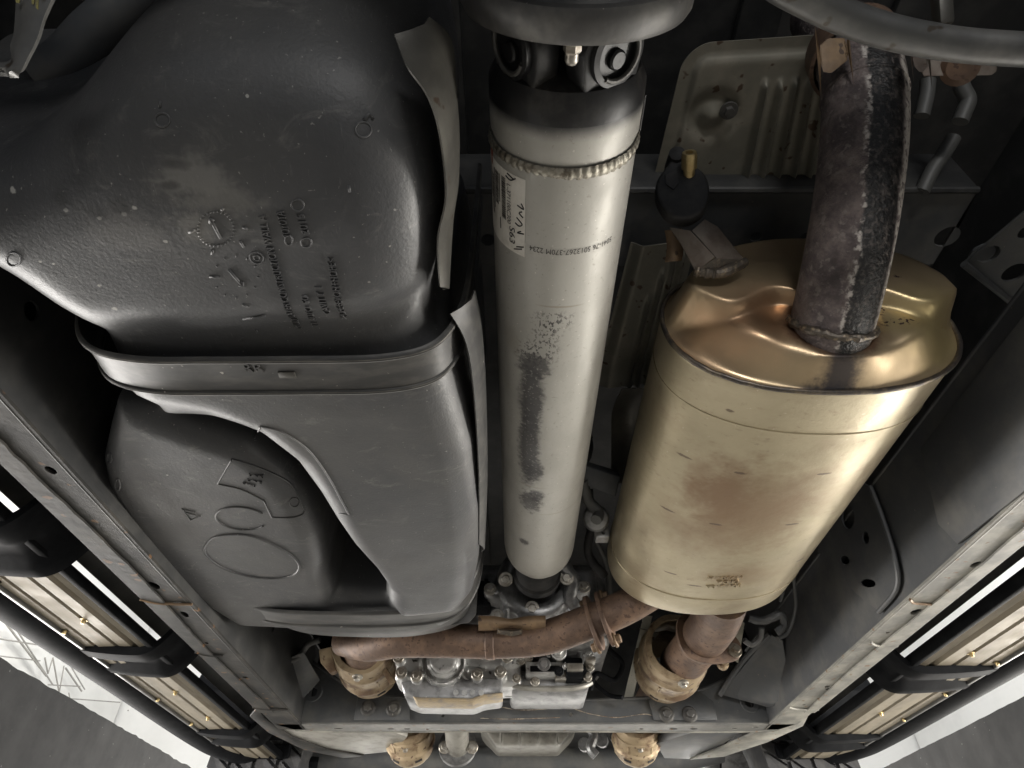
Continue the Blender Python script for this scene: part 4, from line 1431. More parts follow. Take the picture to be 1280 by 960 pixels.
# ------------------------------------------------------------------ grey bar and clamp at top right
P = spline([at(u, v, d=q) for u, v, q in ((900, -90, .42), (960, -30, .43), (1010, 0, .44), (1062, 24, .45), (1120, 42, .455), (1190, 55, .46), (1260, 61, .46), (1360, 66, .46))], 10)
single('stabiliser_bar', tube(P, .0115, 28), 'bar_grey', 'smooth curved grey steel bar across the top right corner', 'bar', smooth=60)
tc_ = thing('pipe_clamp', 'rusty flanged clamp around the top of the tail pipe', 'clamp', at(1085, 90, d=.64))
pj = tps[58]
dj = tps[62] - tps[54]
dj /= np.linalg.norm(dj)
obj('clamp_band', lathe([(.046, -.016), (.050, -.014), (.050, .014), (.046, .016)], pj, dj, 40, close=True), 'rust_pipe', tc_)
dE = .66
obj('flange_ear', prism([at(u, v, d=dE) for u, v in ((1022, 72), (1034, 60), (1062, 60), (1064, 76), (1040, 96), (1024, 92))], (0, -.008, .012), .005, 3), 'rust_bracket', tc_, 50)
obj('flange_ear', prism([at(u, v, d=dE - .03) for u, v in ((1138, 66), (1162, 64), (1163, 84), (1152, 98), (1140, 84))], (0, -.008, .012), .004, 3), 'shield_tan', tc_, 50)
obj('flange_tab', prism([at(u, v, d=dE) for u, v in ((1152, 76), (1246, 80), (1250, 90), (1240, 97), (1150, 98))], (0, -.010, .02), .004, 3), 'shield_tan', tc_, 50)
obj('clamp_bolt', lathe([(0, -.002), (.018, -.002), (.018, .002), (.012, .006), (0, .006)], at(1200, 84, d=dE - .006), -ray(1200, 84), 20), 'rust_pipe', tc_)

# small pipes in the dark behind the clamp
single('brake_line', tube(spline([at(u, v, d=.80) for u, v in ((1198, 90), (1203, 110), (1210, 125), (1205, 140), (1200, 152))], 8), .0095, 14), 'wire_grey', 'short bent grey pipe hanging in the dark right of the tail pipe', 'pipe')
single('brake_line', tube(spline([at(u, v, d=.85) for u, v in ((1192, 172), (1180, 192), (1166, 212), (1152, 240))], 8), .0095, 14), 'wire_grey', 'slanting grey pipe lower in the dark right of the tail pipe', 'pipe')
single('brake_line', tube(spline([at(u, v, d=.80) for u, v in ((1160, 100), (1158, 120), (1152, 145))], 8), .009, 14), 'wire_grey', 'short dull pipe close behind the tail pipe', 'pipe')
single('spring_hanger', prism([at(u, v, d=.62) for u, v in ((1172, -30), (1192, -30), (1196, 28), (1176, 30))], (.0, .01, .012), .004), 'shield_tin', 'narrow dull strip of metal above the grey bar at top right', 'bracket')

# upper left corner: spring shackle bracket and sleeve
t = thing('shackle_bracket', 'grey pressed bracket with yellow marks in the upper left corner', 'bracket', at(20, 40, d=.40))
rows = []
edgeL = spline([at(u, v, d=.40) for u, v in ((28, -30), (26, 20), (24, 45), (20, 60), (22, 76), (8, 84), (-30, 80))], 5)
edgeR = spline([at(u, v, d=.395) for u, v in ((84, -30), (60, 20), (50, 50), (38, 74), (28, 90), (10, 90), (-30, 88))], 5)
rows = [[a * (1 - g) + b * g - np.array([0, 0, .004 * math.sin(g * PI)]) for g in np.linspace(0, 1, 5)] for a, b in zip(edgeL, edgeR)]
obj('pressed_edge', sheet(rows, .003), 'bar_grey', t, 60)
simple('yellow_mark', (.26, .23, .07), .7, 0, (.12, .11, .07), 200)
for (u, v, w, h) in ((22, 1, 3, 3), (46, 4, 2, 8), (41, 2, 2, 4)):
    obj('yellow_mark', prism([at(u + a * w, v + b * h, d=.391) for a, b in ((-1, -1), (1, -.8), (.6, 1), (-.7, .7))], (0, 0, .001)), 'yellow_mark', t)
single('filler_hose', tube(spline([at(u, v, d=.62) for u, v in ((215, -40), (160, 5), (118, 40), (85, 75), (50, 95))], 8), .022, 18), 'frame_paint', 'dark hose slanting across the upper left behind the tank', 'hose')

# ------------------------------------------------------------------ exhaust ahead of the muffler
t = thing('crossover_pipe', 'rusty brown crossover exhaust pipe running left to right below the gearbox', 'exhaust pipe', at(620, 815, d=1.26))
P = spline([at(u, v, d=q) for u, v, q in ((430, 800, 1.34), (462, 806, 1.29), (500, 801, 1.26), (560, 801, 1.25), (620, 802, 1.25), (680, 797, 1.23), (730, 780, 1.21), (775, 762, 1.20), (810, 742, 1.20), (850, 715, 1.22))], 10)
obj('pipe', tube(P, .0315, 32), 'rust_pipe', t, 60)
for k, r in ((39, .0330),):
    dj = P[k + 1] - P[k - 1]
    obj('slip_joint', lathe([(.0318, -.010), (.0332, -.008), (.0335, .006), (.0318, .008)], P[k], dj, 36, close=True), 'rust_pipe', t)
k = 64
dj = P[k + 2] - P[k - 2]
dj /= np.linalg.norm(dj)
e1 = np.cross(dj, (0, 0, 1)); e1 /= np.linalg.norm(e1)
e2 = np.cross(e1, dj)
for s in (-1, 1):
    outl = [P[k] + dj * (.008 * s) + e1 * x + e2 * y for x, y in [(q[0], q[1]) for q in spline([(.030, .028, 0), (.012, .046, 0), (-.014, .050, 0), (-.034, .030, 0), (-.036, -.02, 0), (-.022, -.045, 0), (.004, -.060, 0), (.022, -.050, 0), (.034, -.02, 0)], 4, True)]]
    obj('flange', prism(outl, dj * (.008 * s), .002), 'rust_pipe', t, 40)
for x, y in ((-.008, .041), (.004, -.050)):
    obj('flange_bolt', join(bolt(P[k] + dj * .017 + e1 * x + e2 * y, dj, .008, .010), bolt(P[k] - dj * .017 + e1 * x + e2 * y, -dj, .008, .010)), 'rust_bracket', t)
br = thing('pipe_bracket', 'short tan rusty bracket lying on the crossover pipe', 'bracket', at(640, 785, d=1.2))
dBk = 1.205
rows = []
for f in np.linspace(0, 1, 13):
    u = 598 + 84 * f
    pin = 1 - .42 * math.exp(-((f - .48) / .17) ** 2)
    rows.append([at(u, 779 + k * 9.5 * pin, d=dBk + .012 * abs(k) ** 2 + .018 * (1 - pin)) for k in np.linspace(-1, 1, 7)])
obj('saddle', sheet(rows, .003), 'rust_bracket', br, 50)
obj('weld', tube([at(622, 789, d=1.21), at(640, 791, d=1.215), at(652, 789, d=1.21)], [.005, .006, .005], 8, jitter=.15), 'weld_dark', br)


def converter(name, pts, label, rad=.05, mat='converter_gold', shieldr=.062):
    t = thing(name, label, 'converter', pts[-1])
    A, B = np.array(pts[0], float), np.array(pts[1], float)
    ax = (B - A) / np.linalg.norm(B - A)
    L = np.linalg.norm(B - A)
    k = shieldr
    prof = [(k * .78, .002), (k * .80, .0), (k * .97, .004), (k * 1.0, .010), (k * 1.0, L * .22), (k * 1.05, L * .24), (k * 1.06, L * .27), (k * 1.01, L * .30), (k * 1.02, L * .52), (k * 1.09, L * .55), (k * 1.10, L * .58), (k * 1.03, L * .61), (k * .98, L * .80), (k * .80, L * .93), (k * .62, L)]
    V, F = lathe(prof, A, ax, 44)
    V = [tuple(np.array(p) + np.array([random.uniform(-.0009, .0009) for _ in range(3)])) for p in V]
    obj('heat_wrap', (V, F), mat, t, 38)
    s = np.cross(ax, (0, 0, 1)); s /= np.linalg.norm(s)
    w = np.cross(s, ax)
    for a in np.linspace(0, 2 * PI, 7)[:-1]:
        nn = s * math.cos(a) + w * math.sin(a)
        tg = np.cross(nn, ax)
        q = A + ax * L * .41 + nn * k * 1.005
        obj('crimp_rib', tube([q - ax * L * .08, q + ax * L * .08], .0028, 8), mat, t)
        q = A + ax * L * .70 + nn * k * 1.0
        obj('vent_slot', prism([q + tg * x + ax * y for x, y in ((-.010, -.003), (.010, -.003), (.010, .003), (-.010, .003))], nn * .0018), 'ink', t)
    q = A + ax * L * .12 + np.array([0, -.2, -.98]) * k * 1.02
    obj('clamp_screw', bolt(q, (0, -.2, -1), .007, .008), 'bolt_zinc', t)
    return t, ax, s, w


# left converter
tA_, ax, s, w = converter('catalytic_converter', (at(452, 804, d=1.42), at(468, 846, d=1.60)), 'tan rusty converter under the left end of the crossover pipe', .05, shieldr=.066)
obj('outlet_pipe', tube([at(452, 796, d=1.38), at(456, 826, d=1.44)], .042, 24), 'rust_pipe', tA_)
obj('clip_strap', prism([at(u, v, d=1.43) for u, v in ((466, 822), (473, 820), (494, 853), (488, 857))], (0, .004, .004), .001), 'converter_gold', tA_)
obj('side_ear', prism([at(u, v, d=1.45) for u, v in ((398, 812), (414, 808), (420, 838), (412, 842), (400, 828))], (0, .03, .004), .003), 'converter_gold', tA_)
obj('guard_shell', sheet([[at(408 + 92 * g, 818 + 40 * math.sin(g * PI) ** .7 * (.55 + .45 * f) + f * 8, d=1.60 + .08 * f) for g in np.linspace(0.02, .98, 16)] for f in np.linspace(0, 1, 4)], .002), 'shield_tin', tA_, 60)
# right converter
tB_, ax, s, w = converter('catalytic_converter', (at(848, 808, d=1.42), at(826, 846, d=1.62)), 'tan rusty converter below the front of the muffler', .055, shieldr=.074)
P = spline([at(u, v, d=q) for u, v, q in ((905, 745, 1.20), (893, 778, 1.28), (872, 805, 1.36), (850, 832, 1.44))], 8)
obj('outlet_pipe', tube(P, .0455, 28), 'rust_pipe', tB_, 60)
dj = P[14] - P[10]; dj /= np.linalg.norm(dj)
e1 = np.cross(dj, (0, 0, 1)); e1 /= np.linalg.norm(e1); e2 = np.cross(e1, dj)
if e1[0] < 0: e1 = -e1
outl = [P[13] + e1 * q[0] + e2 * q[1] for q in spline([(.055, .02, 0), (.075, -.012, 0), (.068, -.04, 0), (.03, -.052, 0), (-.02, -.052, 0), (-.052, -.03, 0), (-.055, .02, 0), (-.03, .048, 0), (.03, .048, 0)], 4, True)]
obj('flange', prism(outl, dj * .010, .002), 'rust_pipe', tB_, 40)
obj('flange_bolt', bolt(P[13] + e1 * .058 - e2 * .028 - dj * .002, -dj, .009, .010), 'cap_steel', tB_)
obj('flange_stud', join(lathe([(.007, 0), (.007, .05), (.012, .052), (.012, .062), (0, .064)], P[13] + e1 * .052 - e2 * .035, dj, 10)), 'converter_gold', tB_)
obj('front_pipe', tube([at(826, 856, d=1.62), at(812, 880, d=1.75), at(800, 905, d=1.95)], .042, 24), 'rust_pipe', tB_)
t = thing('converter_shield', 'pale tin heat shield strip left of the right converter', 'heat shield', at(800, 840, d=1.6))
obj('strip', sheet([[at(778 + 26 * f - 4 * g + (12 * g), 880 - 110 * f, d=1.66 - .16 * f - .02 * g) for g in np.linspace(0, 1.4, 5)] for f in np.linspace(0, 1, 8)], .002), 'shield_dull', t, 50)
obj('tab', prism([at(u, v, d=1.5) for u, v in ((800, 786), (824, 792), (818, 800), (806, 812), (802, 806))], (0, .004, .004), .001), 'shield_dull', t)
single('converter_shield', sheet([[at(895 + 36 * g - 8 * f, 772 + 50 * f + 8 * g, d=1.46) + np.array([0, 0, .015 * math.sin(g * 3)]) for g in np.linspace(0, 1, 6)] for f in np.linspace(0, 1, 6)], .002), 'shield_dull', 'dull bent shield plate right of the muffler outlet pipe', 'heat shield', smooth=60)

# ------------------------------------------------------------------ gearbox and transfer case
def cast(sdf, lo, hi, h, name, mat, parent, sm=35):
    V, F = surfnet(sdf, lo, hi, h)
    return obj(name, (V, F), mat, parent, sm)


gb = thing('gearbox', 'dark and silver cast gearbox housing at the front end of the drive shaft', 'gearbox', (.06, 1.45, .50))


def gb_sdf(X, Y, Z):
    d = sd_cyl(X, Y, Z, (.052, 1.36, .585), 1, .085, .10, .02)
    d = smin(d, sd_box(X, Y, Z, (.06, 1.42, .60), (.13, .07, .06), .02), .02)
    d = smin(d, sd_box(X, Y, Z, (.05, 1.55, .60), (.17, .14, .10), .03), .02)
    for a in np.linspace(-1.3, 1.3, 7):
        d = np.minimum(d, sd_box(X, Y, Z, (.052 + .088 * math.sin(a), 1.36, .585 - .088 * math.cos(a)), (.004, .09, .010), .002))
    for x, z in ((-.045, .565), (.15, .57), (.052, .492), (-.03, .51), (.14, .51)):
        d = smin(d, sd_cyl(X, Y, Z, (x, 1.30, z), 1, .014, .03, .003), .008)
    d = np.maximum(d, -sd_cyl(X, Y, Z, (.052, 1.25, .585), 1, .050, .05, .003))
    return d


cast(gb_sdf, (-.14, 1.24, .46), (.24, 1.72, .73), .006, 'tail_housing', 'cast_dark', gb)
for x, z in ((-.045, .565), (.15, .57), (.052, .492), (-.03, .51), (.14, .51)):
    obj('housing_bolt', bolt((x, 1.268, z), (0, -1, 0), .008, .008), 'bolt_zinc', gb)
rows = [[at(627 + 120 * g, 772 - 14 * g + f * 9 + 4 * math.sin(g * 6), d=1.36) for g in np.linspace(0, 1, 12)] for f in np.linspace(0, 1, 4)]
obj('support_rib', sheet(rows, .008), 'cast_aluminium', gb, 50)
obj('connector', box((-.11, 1.30, .545), (-.045, 1.36, .60), .006), 'black_plastic', gb)
for k in range(4):
    obj('connector_rib', box((-.113 + k * .018, 1.292, .540), (-.105 + k * .018, 1.30, .60), .002), 'black_plastic', gb)
arm = spline([at(u, v, d=1.30) for u, v in ((700, 706), (716, 724), (712, 745), (722, 760))], 5)
obj('mount_arm', tube(arm, .014, 12, jitter=.08), 'cast_dark', gb)
for u, v in ((708, 722), (632, 724), (665, 760)):
    obj('housing_bolt', bolt(at(u, v, d=1.29), -ray(u, v), .009, .008), 'bolt_zinc', gb)

tcx = thing('transfer_case', 'silver cast transfer case with rusty bottom lip left of centre', 'transfer case', (-.13, 1.5, .41))


def tc_sdf(X, Y, Z):
    d = sd_box(X, Y, Z, (-.135, 1.555, .515), (.118, .075, .075), .022)
    d = smin(d, sd_cyl(X, Y, Z, (-.150, 1.475, .482), 1, .050, .028, .008), .010)
    d = np.minimum(d, sd_cyl(X, Y, Z, (-.150, 1.460, .482), 1, .030, .022, .005))
    d = smin(d, sd_box(X, Y, Z, (-.03, 1.53, .485), (.05, .05, .045), .010), .012)
    d = smin(d, sd_box(X, Y, Z, (-.225, 1.50, .475), (.03, .04, .03), .008), .010)
    for x, y, z in TCB:
        d = smin(d, sd_cyl(X, Y, Z, (x, y, z), 1, .012, .024, .003), .007)
    d = np.maximum(d, -np.maximum(np.abs(np.sqrt((X + .150) ** 2 + (Z - .482) ** 2) - .041) - .0035, Y - 1.458))
    for a in (-1.5, -1.0, -.45, .45, 1.0, 1.5, 2.2, -2.2):
        cx, cz_ = -.150 + .066 * math.sin(a), .482 - .066 * math.cos(a)
        ca, sa = math.cos(a), math.sin(a)
        U, W = (X - cx) * ca + (Z - cz_) * sa, -(X - cx) * sa + (Z - cz_) * ca
        d = np.minimum(d, sd_box(U, Y, W, (0, 1.485, 0), (.0032, .022, .026), .001))
    return d


TCB = ((-.248, 1.468, .487), (-.238, 1.468, .455), (-.205, 1.468, .448), (-.075, 1.47, .452), (-.025, 1.472, .458), (-.060, 1.472, .505), (-.010, 1.475, .49), (-.25, 1.475, .52), (-.09, 1.47, .53))
cast(tc_sdf, (-.29, 1.42, .41), (.04, 1.66, .62), .0042, 'case_half', 'cast_aluminium', tcx)
obj('sump', prism([(-.245, 1.464, .452), (-.232, 1.464, .418), (-.205, 1.464, .409), (-.085, 1.464, .407), (-.062, 1.464, .416), (-.022, 1.464, .421), (-.020, 1.464, .452)], (0, .12, 0), .006), 'cast_dark', tcx, 40)
obj('rusty_lip', prism([(-.212, 1.461, .413), (-.203, 1.461, .404), (-.084, 1.461, .402), (-.060, 1.461, .411), (-.020, 1.461, .416), (-.020, 1.461, .421), (-.063, 1.461, .417), (-.085, 1.461, .409), (-.20, 1.461, .411)], (0, .055, 0), .002), 'pan_rust', tcx, 40)
for x, y, z in TCB:
    obj('case_bolt', bolt((x, y - .025, z), (0, -1, 0), .0078, .008), 'bolt_zinc', tcx)
for k in range(4):
    obj('sump_pad', lathe([(0, 0), (.006, 0), (.006, .003), (0, .003)], (-.12 + k * .018, 1.4625, .420), (0, -1, 0), 10), 'cast_aluminium', tcx)
obj('brace', prism([at(u, v, d=1.42) for u, v in ((617, 850), (621, 857), (662, 822), (660, 812), (652, 814))], (0, .012, .0), .003), 'cast_aluminium', tcx)

pn = thing('gearbox_pan', 'dark gearbox oil pan with wiring block right of the transfer case', 'oil pan', (.08, 1.55, .43))


def pan_sdf(X, Y, Z):
    d = sd_box(X, Y, Z, (.082, 1.60, .55), (.10, .09, .06), .02)
    d = smin(d, sd_cyl(X, Y, Z, (.12, 1.50, .545), 1, .05, .04, .01), .01)
    for k in range(5):
        d = np.minimum(d, sd_box(X, Y, Z, (.13 + k * .013, 1.49, .56), (.003, .05, .05), .001))
    for x, z in ((.06, .52), (.10, .50), (.15, .51)):
        d = smin(d, sd_cyl(X, Y, Z, (x, 1.49, z), 1, .012, .05, .003), .006)
    return d


cast(pan_sdf, (-.03, 1.41, .47), (.21, 1.72, .63), .005, 'housing', 'cast_dark', pn)
rim = spline([(-.01, 1.50, .452), (.02, 1.485, .438), (.06, 1.48, .434), (.12, 1.48, .434), (.155, 1.485, .44), (.175, 1.50, .452)], 6)
obj('pan_rim', tube(rim, .006, 8), 'pan_pale', pn)
obj('pan_shell', box((-.005, 1.50, .437), (.172, 1.66, .48), .012), 'cast_dark', pn)
obj('valve_block', box((.03, 1.465, .458), (.115, 1.52, .486), .004), 'cast_aluminium', pn)
obj('valve_slot', box((.04, 1.462, .464), (.105, 1.468, .476), .001), 'black_plastic', pn)
obj('wiring_block', box((.118, 1.455, .45), (.155, 1.51, .492), .004), 'black_plastic', pn)
for x, z in ((.01, .452), (.05, .445), (.165, .455), (.172, .475), (.02, .49), (.105, .495)):
    obj('pan_bolt', bolt((x, 1.47, z), (0, -1, 0), .006, .012), 'bolt_zinc', pn)
for k, (a, b) in enumerate(((( .00, .545), (.03, .50)), ((.055, .55), (.06, .50)), ((.085, .55), (.08, .49)))):
    obj('stiffening_rib', tube([(a[0], 1.45, a[1]), (b[0], 1.45, b[1])], .004, 8), 'cast_aluminium', pn)

for k in range(34):
    x, z = random.uniform(-.01, .19), random.uniform(.455, .60)
    y = 1.445 + random.uniform(-.012, .03)
    r = random.uniform(.004, .011)
    kind = random.random()
    mt = random.choice(['cast_aluminium', 'cast_aluminium', 'bolt_zinc', 'cast_dark', 'black_plastic'])
    if kind < .45: obj('fitting', bolt((x, y, z), (random.uniform(-.2, .2), -1, random.uniform(-.3, .1)), r, r * 1.2), mt, pn)
    elif kind < .75: obj('casting_lug', box((x - r * 1.6, y, z - r * .7), (x + r * 1.6, y + .05, z + r * .7), .0015), mt, pn)
    else:
        a = random.uniform(0, PI)
        obj('casting_rib', tube([(x, y, z), (x + .035 * math.cos(a), y + .004, z + .035 * math.sin(a))], r * .45, 8), mt, pn)

# wiring and hoses around the gearbox
def wire(px, d, r, mat, label, cat='cable', name='cable'):
    single(name, tube(spline([at(u, v, d=d + 0.02 * math.sin(i)) for i, (u, v) in enumerate(px)], 8), r, 10), mat, label, cat, smooth=60)


wire([(735, 660), (752, 690), (760, 715), (762, 745)], 1.35, .006, 'wire_grey', 'grey cable hanging beside the front of the drive shaft')
wire([(745, 650), (748, 640), (735, 625), (728, 600)], 1.1, .010, 'wire_grey', 'grey hose bend left of the muffler')
wire([(748, 800), (765, 815), (778, 830), (768, 850), (745, 842), (738, 862)], 1.5, .006, 'black_plastic', 'black looped cable right of the gearbox pan')
wire([(735, 812), (750, 830), (742, 850), (760, 868), (778, 872)], 1.52, .005, 'black_plastic', 'lower black cable right of the gearbox pan')
wire([(995, 690), (992, 720), (994, 760), (985, 790), (972, 798)], 1.35, .004, 'wire_grey', 'thin brake line bending down in front of the right rail', 'pipe', 'brake_line')
wire([(985, 690), (982, 725), (975, 752)], 1.35, .004, 'wire_grey', 'thinner brake line left of the bent one near the right rail', 'pipe', 'brake_line')
t = thing('cable_bracket', 'small dark cable bracket behind the front corner of the muffler', 'bracket', at(955, 780, d=1.4))
obj('arm', tube(spline([at(u, v, d=1.4) for u, v in ((935, 772), (955, 776), (975, 768), (980, 782), (970, 790))], 5), .009, 8, jitter=.15), 'frame_paint', t)
obj('clip', tube(spline([at(u, v, d=1.38) for u, v in ((930, 800), (940, 806), (950, 798), (952, 785))], 5), .006, 8), 'frame_paint', t)
t = thing('shaft_sensor', 'small metal sensor fitting in the gap left of the muffler', 'sensor', at(745, 645, d=1.15))
obj('body', lathe([(0, 0), (.020, .002), (.024, .012), (.020, .03), (.012, .034), (0, .034)], at(745, 648, d=1.15), -ray(745, 648), 18), 'cast_dark', t)
obj('stem', tube([at(736, 612, d=1.15), at(738, 640, d=1.15)], .008, 10), 'wire_grey', t)
obj('lug', box(at(752, 668, d=1.16) - .012, at(752, 668, d=1.16) + .012, .003), 'cast_aluminium', t)
single('tunnel_brace', prism([at(u, v, d=1.1) for u, v in ((724, 580), (776, 596), (770, 622), (730, 606))], (0, .01, .02), .003), 'frame_paint', 'dark brace plate between the drive shaft and the muffler', 'brace')

# ------------------------------------------------------------------ front cross member with gussets
fx = thing('front_cross_member', 'grey bolted cross member spanning both frame rails in front', 'cross member', (.06, 1.67, RZ))
yb = 1.715
top = [(-.535, .58), (-.45, .528), (-.38, .494), (-.28, .480), (-.10, .474), (.10, .474), (.28, .478), (.42, .488), (.52, .515), (.645, .575)]
bot = [(.645, .424), (.45, .424), (.06, .426), (-.35, .424), (-.535, .424)]
rnd = lambda x, z, r: [(x + r * math.cos(a), yb, z + r * math.sin(a)) for a in np.linspace(0, 2 * PI, 15)[:-1]]
bl, brt = at(391, 865, Y=yb), at(937, 878, Y=yb)
obj('rear_face', plate([(x, yb, z) for x, z in top + bot], [rnd(bl[0], bl[2], .011), rnd(-.17, .441, .0045), rnd(.145, .443, .0045), rnd(brt[0], brt[2], .012)], .004, (0, 1, 0)), 'frame_paint', fx, 20)
bh = [hole((x, y, .420), 'z', r, 12, el, 1) for x, y, r, el in ((-.30, 1.755, .006, 1.8), (-.26, 1.755, .006, 1.5), (-.21, 1.757, .004, 1), (.32, 1.755, .005, 1.4), (.40, 1.755, .007, 1.6), (.45, 1.755, .007, 1.6), (-.43, 1.75, .006, 2), (.55, 1.75, .005, 1.6), (.60, 1.74, .005, 1.6))]
obj('bottom_flange', plate([(-.575, 1.712, .420), (.69, 1.712, .420), (.66, 1.765, .420), (.52, 1.782, .420), (.2, 1.776, .420), (-.15, 1.776, .420), (-.40, 1.782, .420), (-.54, 1.765, .420)], bh, .004, (0, 0, 1)), 'frame_paint_pale', fx, 20)
obj('front_lip', tube(spline([(-.54, 1.765, .421), (-.40, 1.782, .421), (.06, 1.776, .421), (.52, 1.782, .421), (.66, 1.765, .421)], 10), .0035, 8), 'dusty_flange', fx)
obj('top_lip', tube(spline([(x, yb - .002, z) for x, z in top], 6), .004, 8), 'frame_paint', fx)
for pts in ([(.345, .428), (.340, .476), (.40, .484), (.47, .494), (.50, .470), (.50, .428)], [(-.385, .428), (-.385, .486), (-.30, .480), (-.255, .474), (-.250, .428)]):
    obj('splice_plate', prism([(x, yb - .003, z) for x, z in pts], (0, -.005, 0), .002), 'frame_paint', fx)
for u, v in ((833, 893), (862, 893), (460, 885), (492, 886)):
    c0 = at(u, v, Y=yb - .009)
    obj('cross_bolt', join(lathe([(0, -.001), (.018, -.001), (.019, .001), (.017, .004), (.0, .004)], c0, (0, -1, 0), 28), bolt(c0 - np.array([0, .003, 0]), (0, -1, 0), .010, .009)), 'flange_iron', fx)
simple('scratch_pale', (.42, .36, .28), .6, 0, (.16, .1, .06), 80, .4, .6)
for px in (((590, 888), (620, 884), (650, 887), (690, 886), (718, 884)), ((718, 886), (740, 893), (770, 897), (805, 892), (818, 896)), ((600, 897), (640, 899), (700, 897))):
    P = spline([at(u, v + random.uniform(-.8, .8), Y=yb - .0005) for u, v in px], 7)
    obj('scratch_line', tube(P, [abs(random.gauss(.0005, .0004)) + .0002 for _ in P], 5), 'scratch_pale', fx)
# web gussets up to the rails
for sg in (1, -1):
    if sg > 0: pts = [at(900, 868, Y=1.68), at(962, 792, Y=1.50), at(978, 800, Y=1.48), at(992, 880, Y=1.60), at(960, 884, Y=1.68)]
    else: pts = [at(352, 868, Y=1.66), at(352, 826, Y=1.55), at(380, 815, Y=1.52), at(400, 850, Y=1.66), at(380, 872, Y=1.69)]
    obj('corner_gusset', prism(pts, (.003 * sg, .012, .004), .002), 'frame_paint', fx)
    obj('gusset_rib', tube(spline([pts[0], (pts[0] + pts[1]) / 2 + np.array([0, -.005, .01]), pts[1]], 5), .007, 8), 'frame_paint', fx)
for c0 in (bl, brt):
    obj('round_boss', lathe([(.0115, .004), (.0135, -.001), (.022, -.002), (.028, .003)], c0, (0, 1, 0), 28), 'frame_paint', fx)

# pressed plates ahead of the cross member
single('lower_plate', prism([at(u, v, Z=.43) for u, v in ((400, 902), (470, 908), (510, 922), (492, 940), (450, 944), (400, 936), (352, 915), (330, 898))], (0, 0, .02), .006), 'pan_pale', 'pale scraped skid plate ahead of the cross member at left', 'skid plate')
t = thing('rail_extension', 'pale folded rail end curving inward ahead of the right cross member end', 'frame rail', at(950, 925, Z=.425))
obj('flange', prism([at(u, v, Z=.425) for u, v in ((1012, 893), (1004, 908), (960, 928), (905, 946), (862, 950), (900, 936), (935, 920), (975, 903))], (0, 0, .006), .002), 'dusty_flange', t)
obj('web', prism([at(u, v, Z=.432) for u, v in ((862, 949), (905, 930), (930, 914), (880, 912), (820, 930), (830, 948))], (0, 0, .02), .003), 'frame_paint', t)
t = thing('rail_extension', 'dull rail end curving inward ahead of the left cross member end', 'frame rail', at(370, 920, Z=.425))
obj('flange', prism([at(u, v, Z=.425) for u, v in ((322, 884), (330, 898), (365, 922), (410, 938), (455, 945), (430, 948), (380, 938), (335, 916), (312, 896))], (0, 0, .006), .002), 'frame_paint_rust', t)

# things far under the engine
t = thing('engine_oil_pan', 'pale ribbed engine oil pan seen below the cross member', 'oil pan', (.05, 2.2, .48))


def op_sdf(X, Y, Z):
    d = sd_box(X, Y, Z, (.05, 2.25, .56), (.15, .10, .085), .03)
    d = np.maximum(d, -(Z - .475 - np.abs(X - .05) * .0))
    d = np.maximum(d, (np.abs(X - .05) - .10) * .7 - (Z - .478) * .7)
    for k in range(4):
        d = np.minimum(d, np.maximum(sd_box(X, Y, Z, (-.03 + k * .055, 2.2, .56), (.004, .06, .09), .002), .474 - Z))
    return d


cast(op_sdf, (-.13, 2.10, .46), (.23, 2.38, .66), .007, 'pan', 'pan_pale', t)
for x in (-.09, .02, .12, .19):
    obj('pan_bolt', bolt((x, 2.145, .56), (0, -1, 0), .008, .01), 'bolt_zinc', t)
P = spline([at(u, v, Y=2.35) for u, v in ((375, 952), (430, 950), (480, 946), (530, 951), (600, 948), (700, 950), (790, 951), (850, 948), (900, 938))], 8)
single('engine_cross_beam', tube(P, .036, 18), 'frame_paint', 'dark rounded engine beam along the bottom edge of the picture', 'beam', smooth=60)
for u, lab in ((510, 'tan rusty converter below the cross member left of the oil pan'), (796, 'tan rusty converter below the cross member right of the oil pan')):
    A_, B_ = at(u, 900, Y=1.95), at(u + (6 if u < 600 else -2), 945, Y=2.05)
    converter('catalytic_converter', (A_, B_), lab, .05, shieldr=.062)
t = thing('front_shaft', 'small grey front drive shaft end with a bolted flange below the cross member', 'drive shaft', at(572, 930, Y=1.95))
obj('tube', tube([at(570, 898, Y=1.85), at(572, 932, Y=1.98)], .032, 24), 'pan_pale', t)
obj('flange', lathe([(.01, 0), (.052, 0), (.052, .012), (.02, .014)], at(572, 932, Y=1.98), at(572, 932, Y=1.98) - at(570, 898, Y=1.85), 24), 'cast_dark', t)
for u in (556, 590):
    obj('flange_bolt', bolt(at(u, 934, Y=1.96), (0, -1, 0), .01, .01), 'bolt_zinc', t)
t = thing('engine_block', 'dark mass of the engine behind the cross member', 'engine', (.05, 2.6, .6))
obj('block', box((-.35, 2.38, .60), (.45, 2.9, .95), .02), 'black_paint', t)
for k in range(7):
    x = -.30 + k * .11
    obj('block_rib', box((x, 2.33, .60 + .02 * (k % 2)), (x + .03, 2.39, .80), .006), 'cast_dark', t)
for k, (u, v) in enumerate(((742, 912), (752, 925), (768, 918), (730, 930))):
    obj('fitting', lathe([(0, 0), (.018, 0), (.02, .02), (.012, .024), (.012, .05)], at(u, v, Y=2.15), (.2, 1, .1), 14), 'cast_dark', t)
obj('sensor', tube(spline([at(u, v, Y=2.1) for u, v in ((735, 905), (742, 920), (738, 935), (745, 945))], 5), .014, 10), 'cast_dark', t)


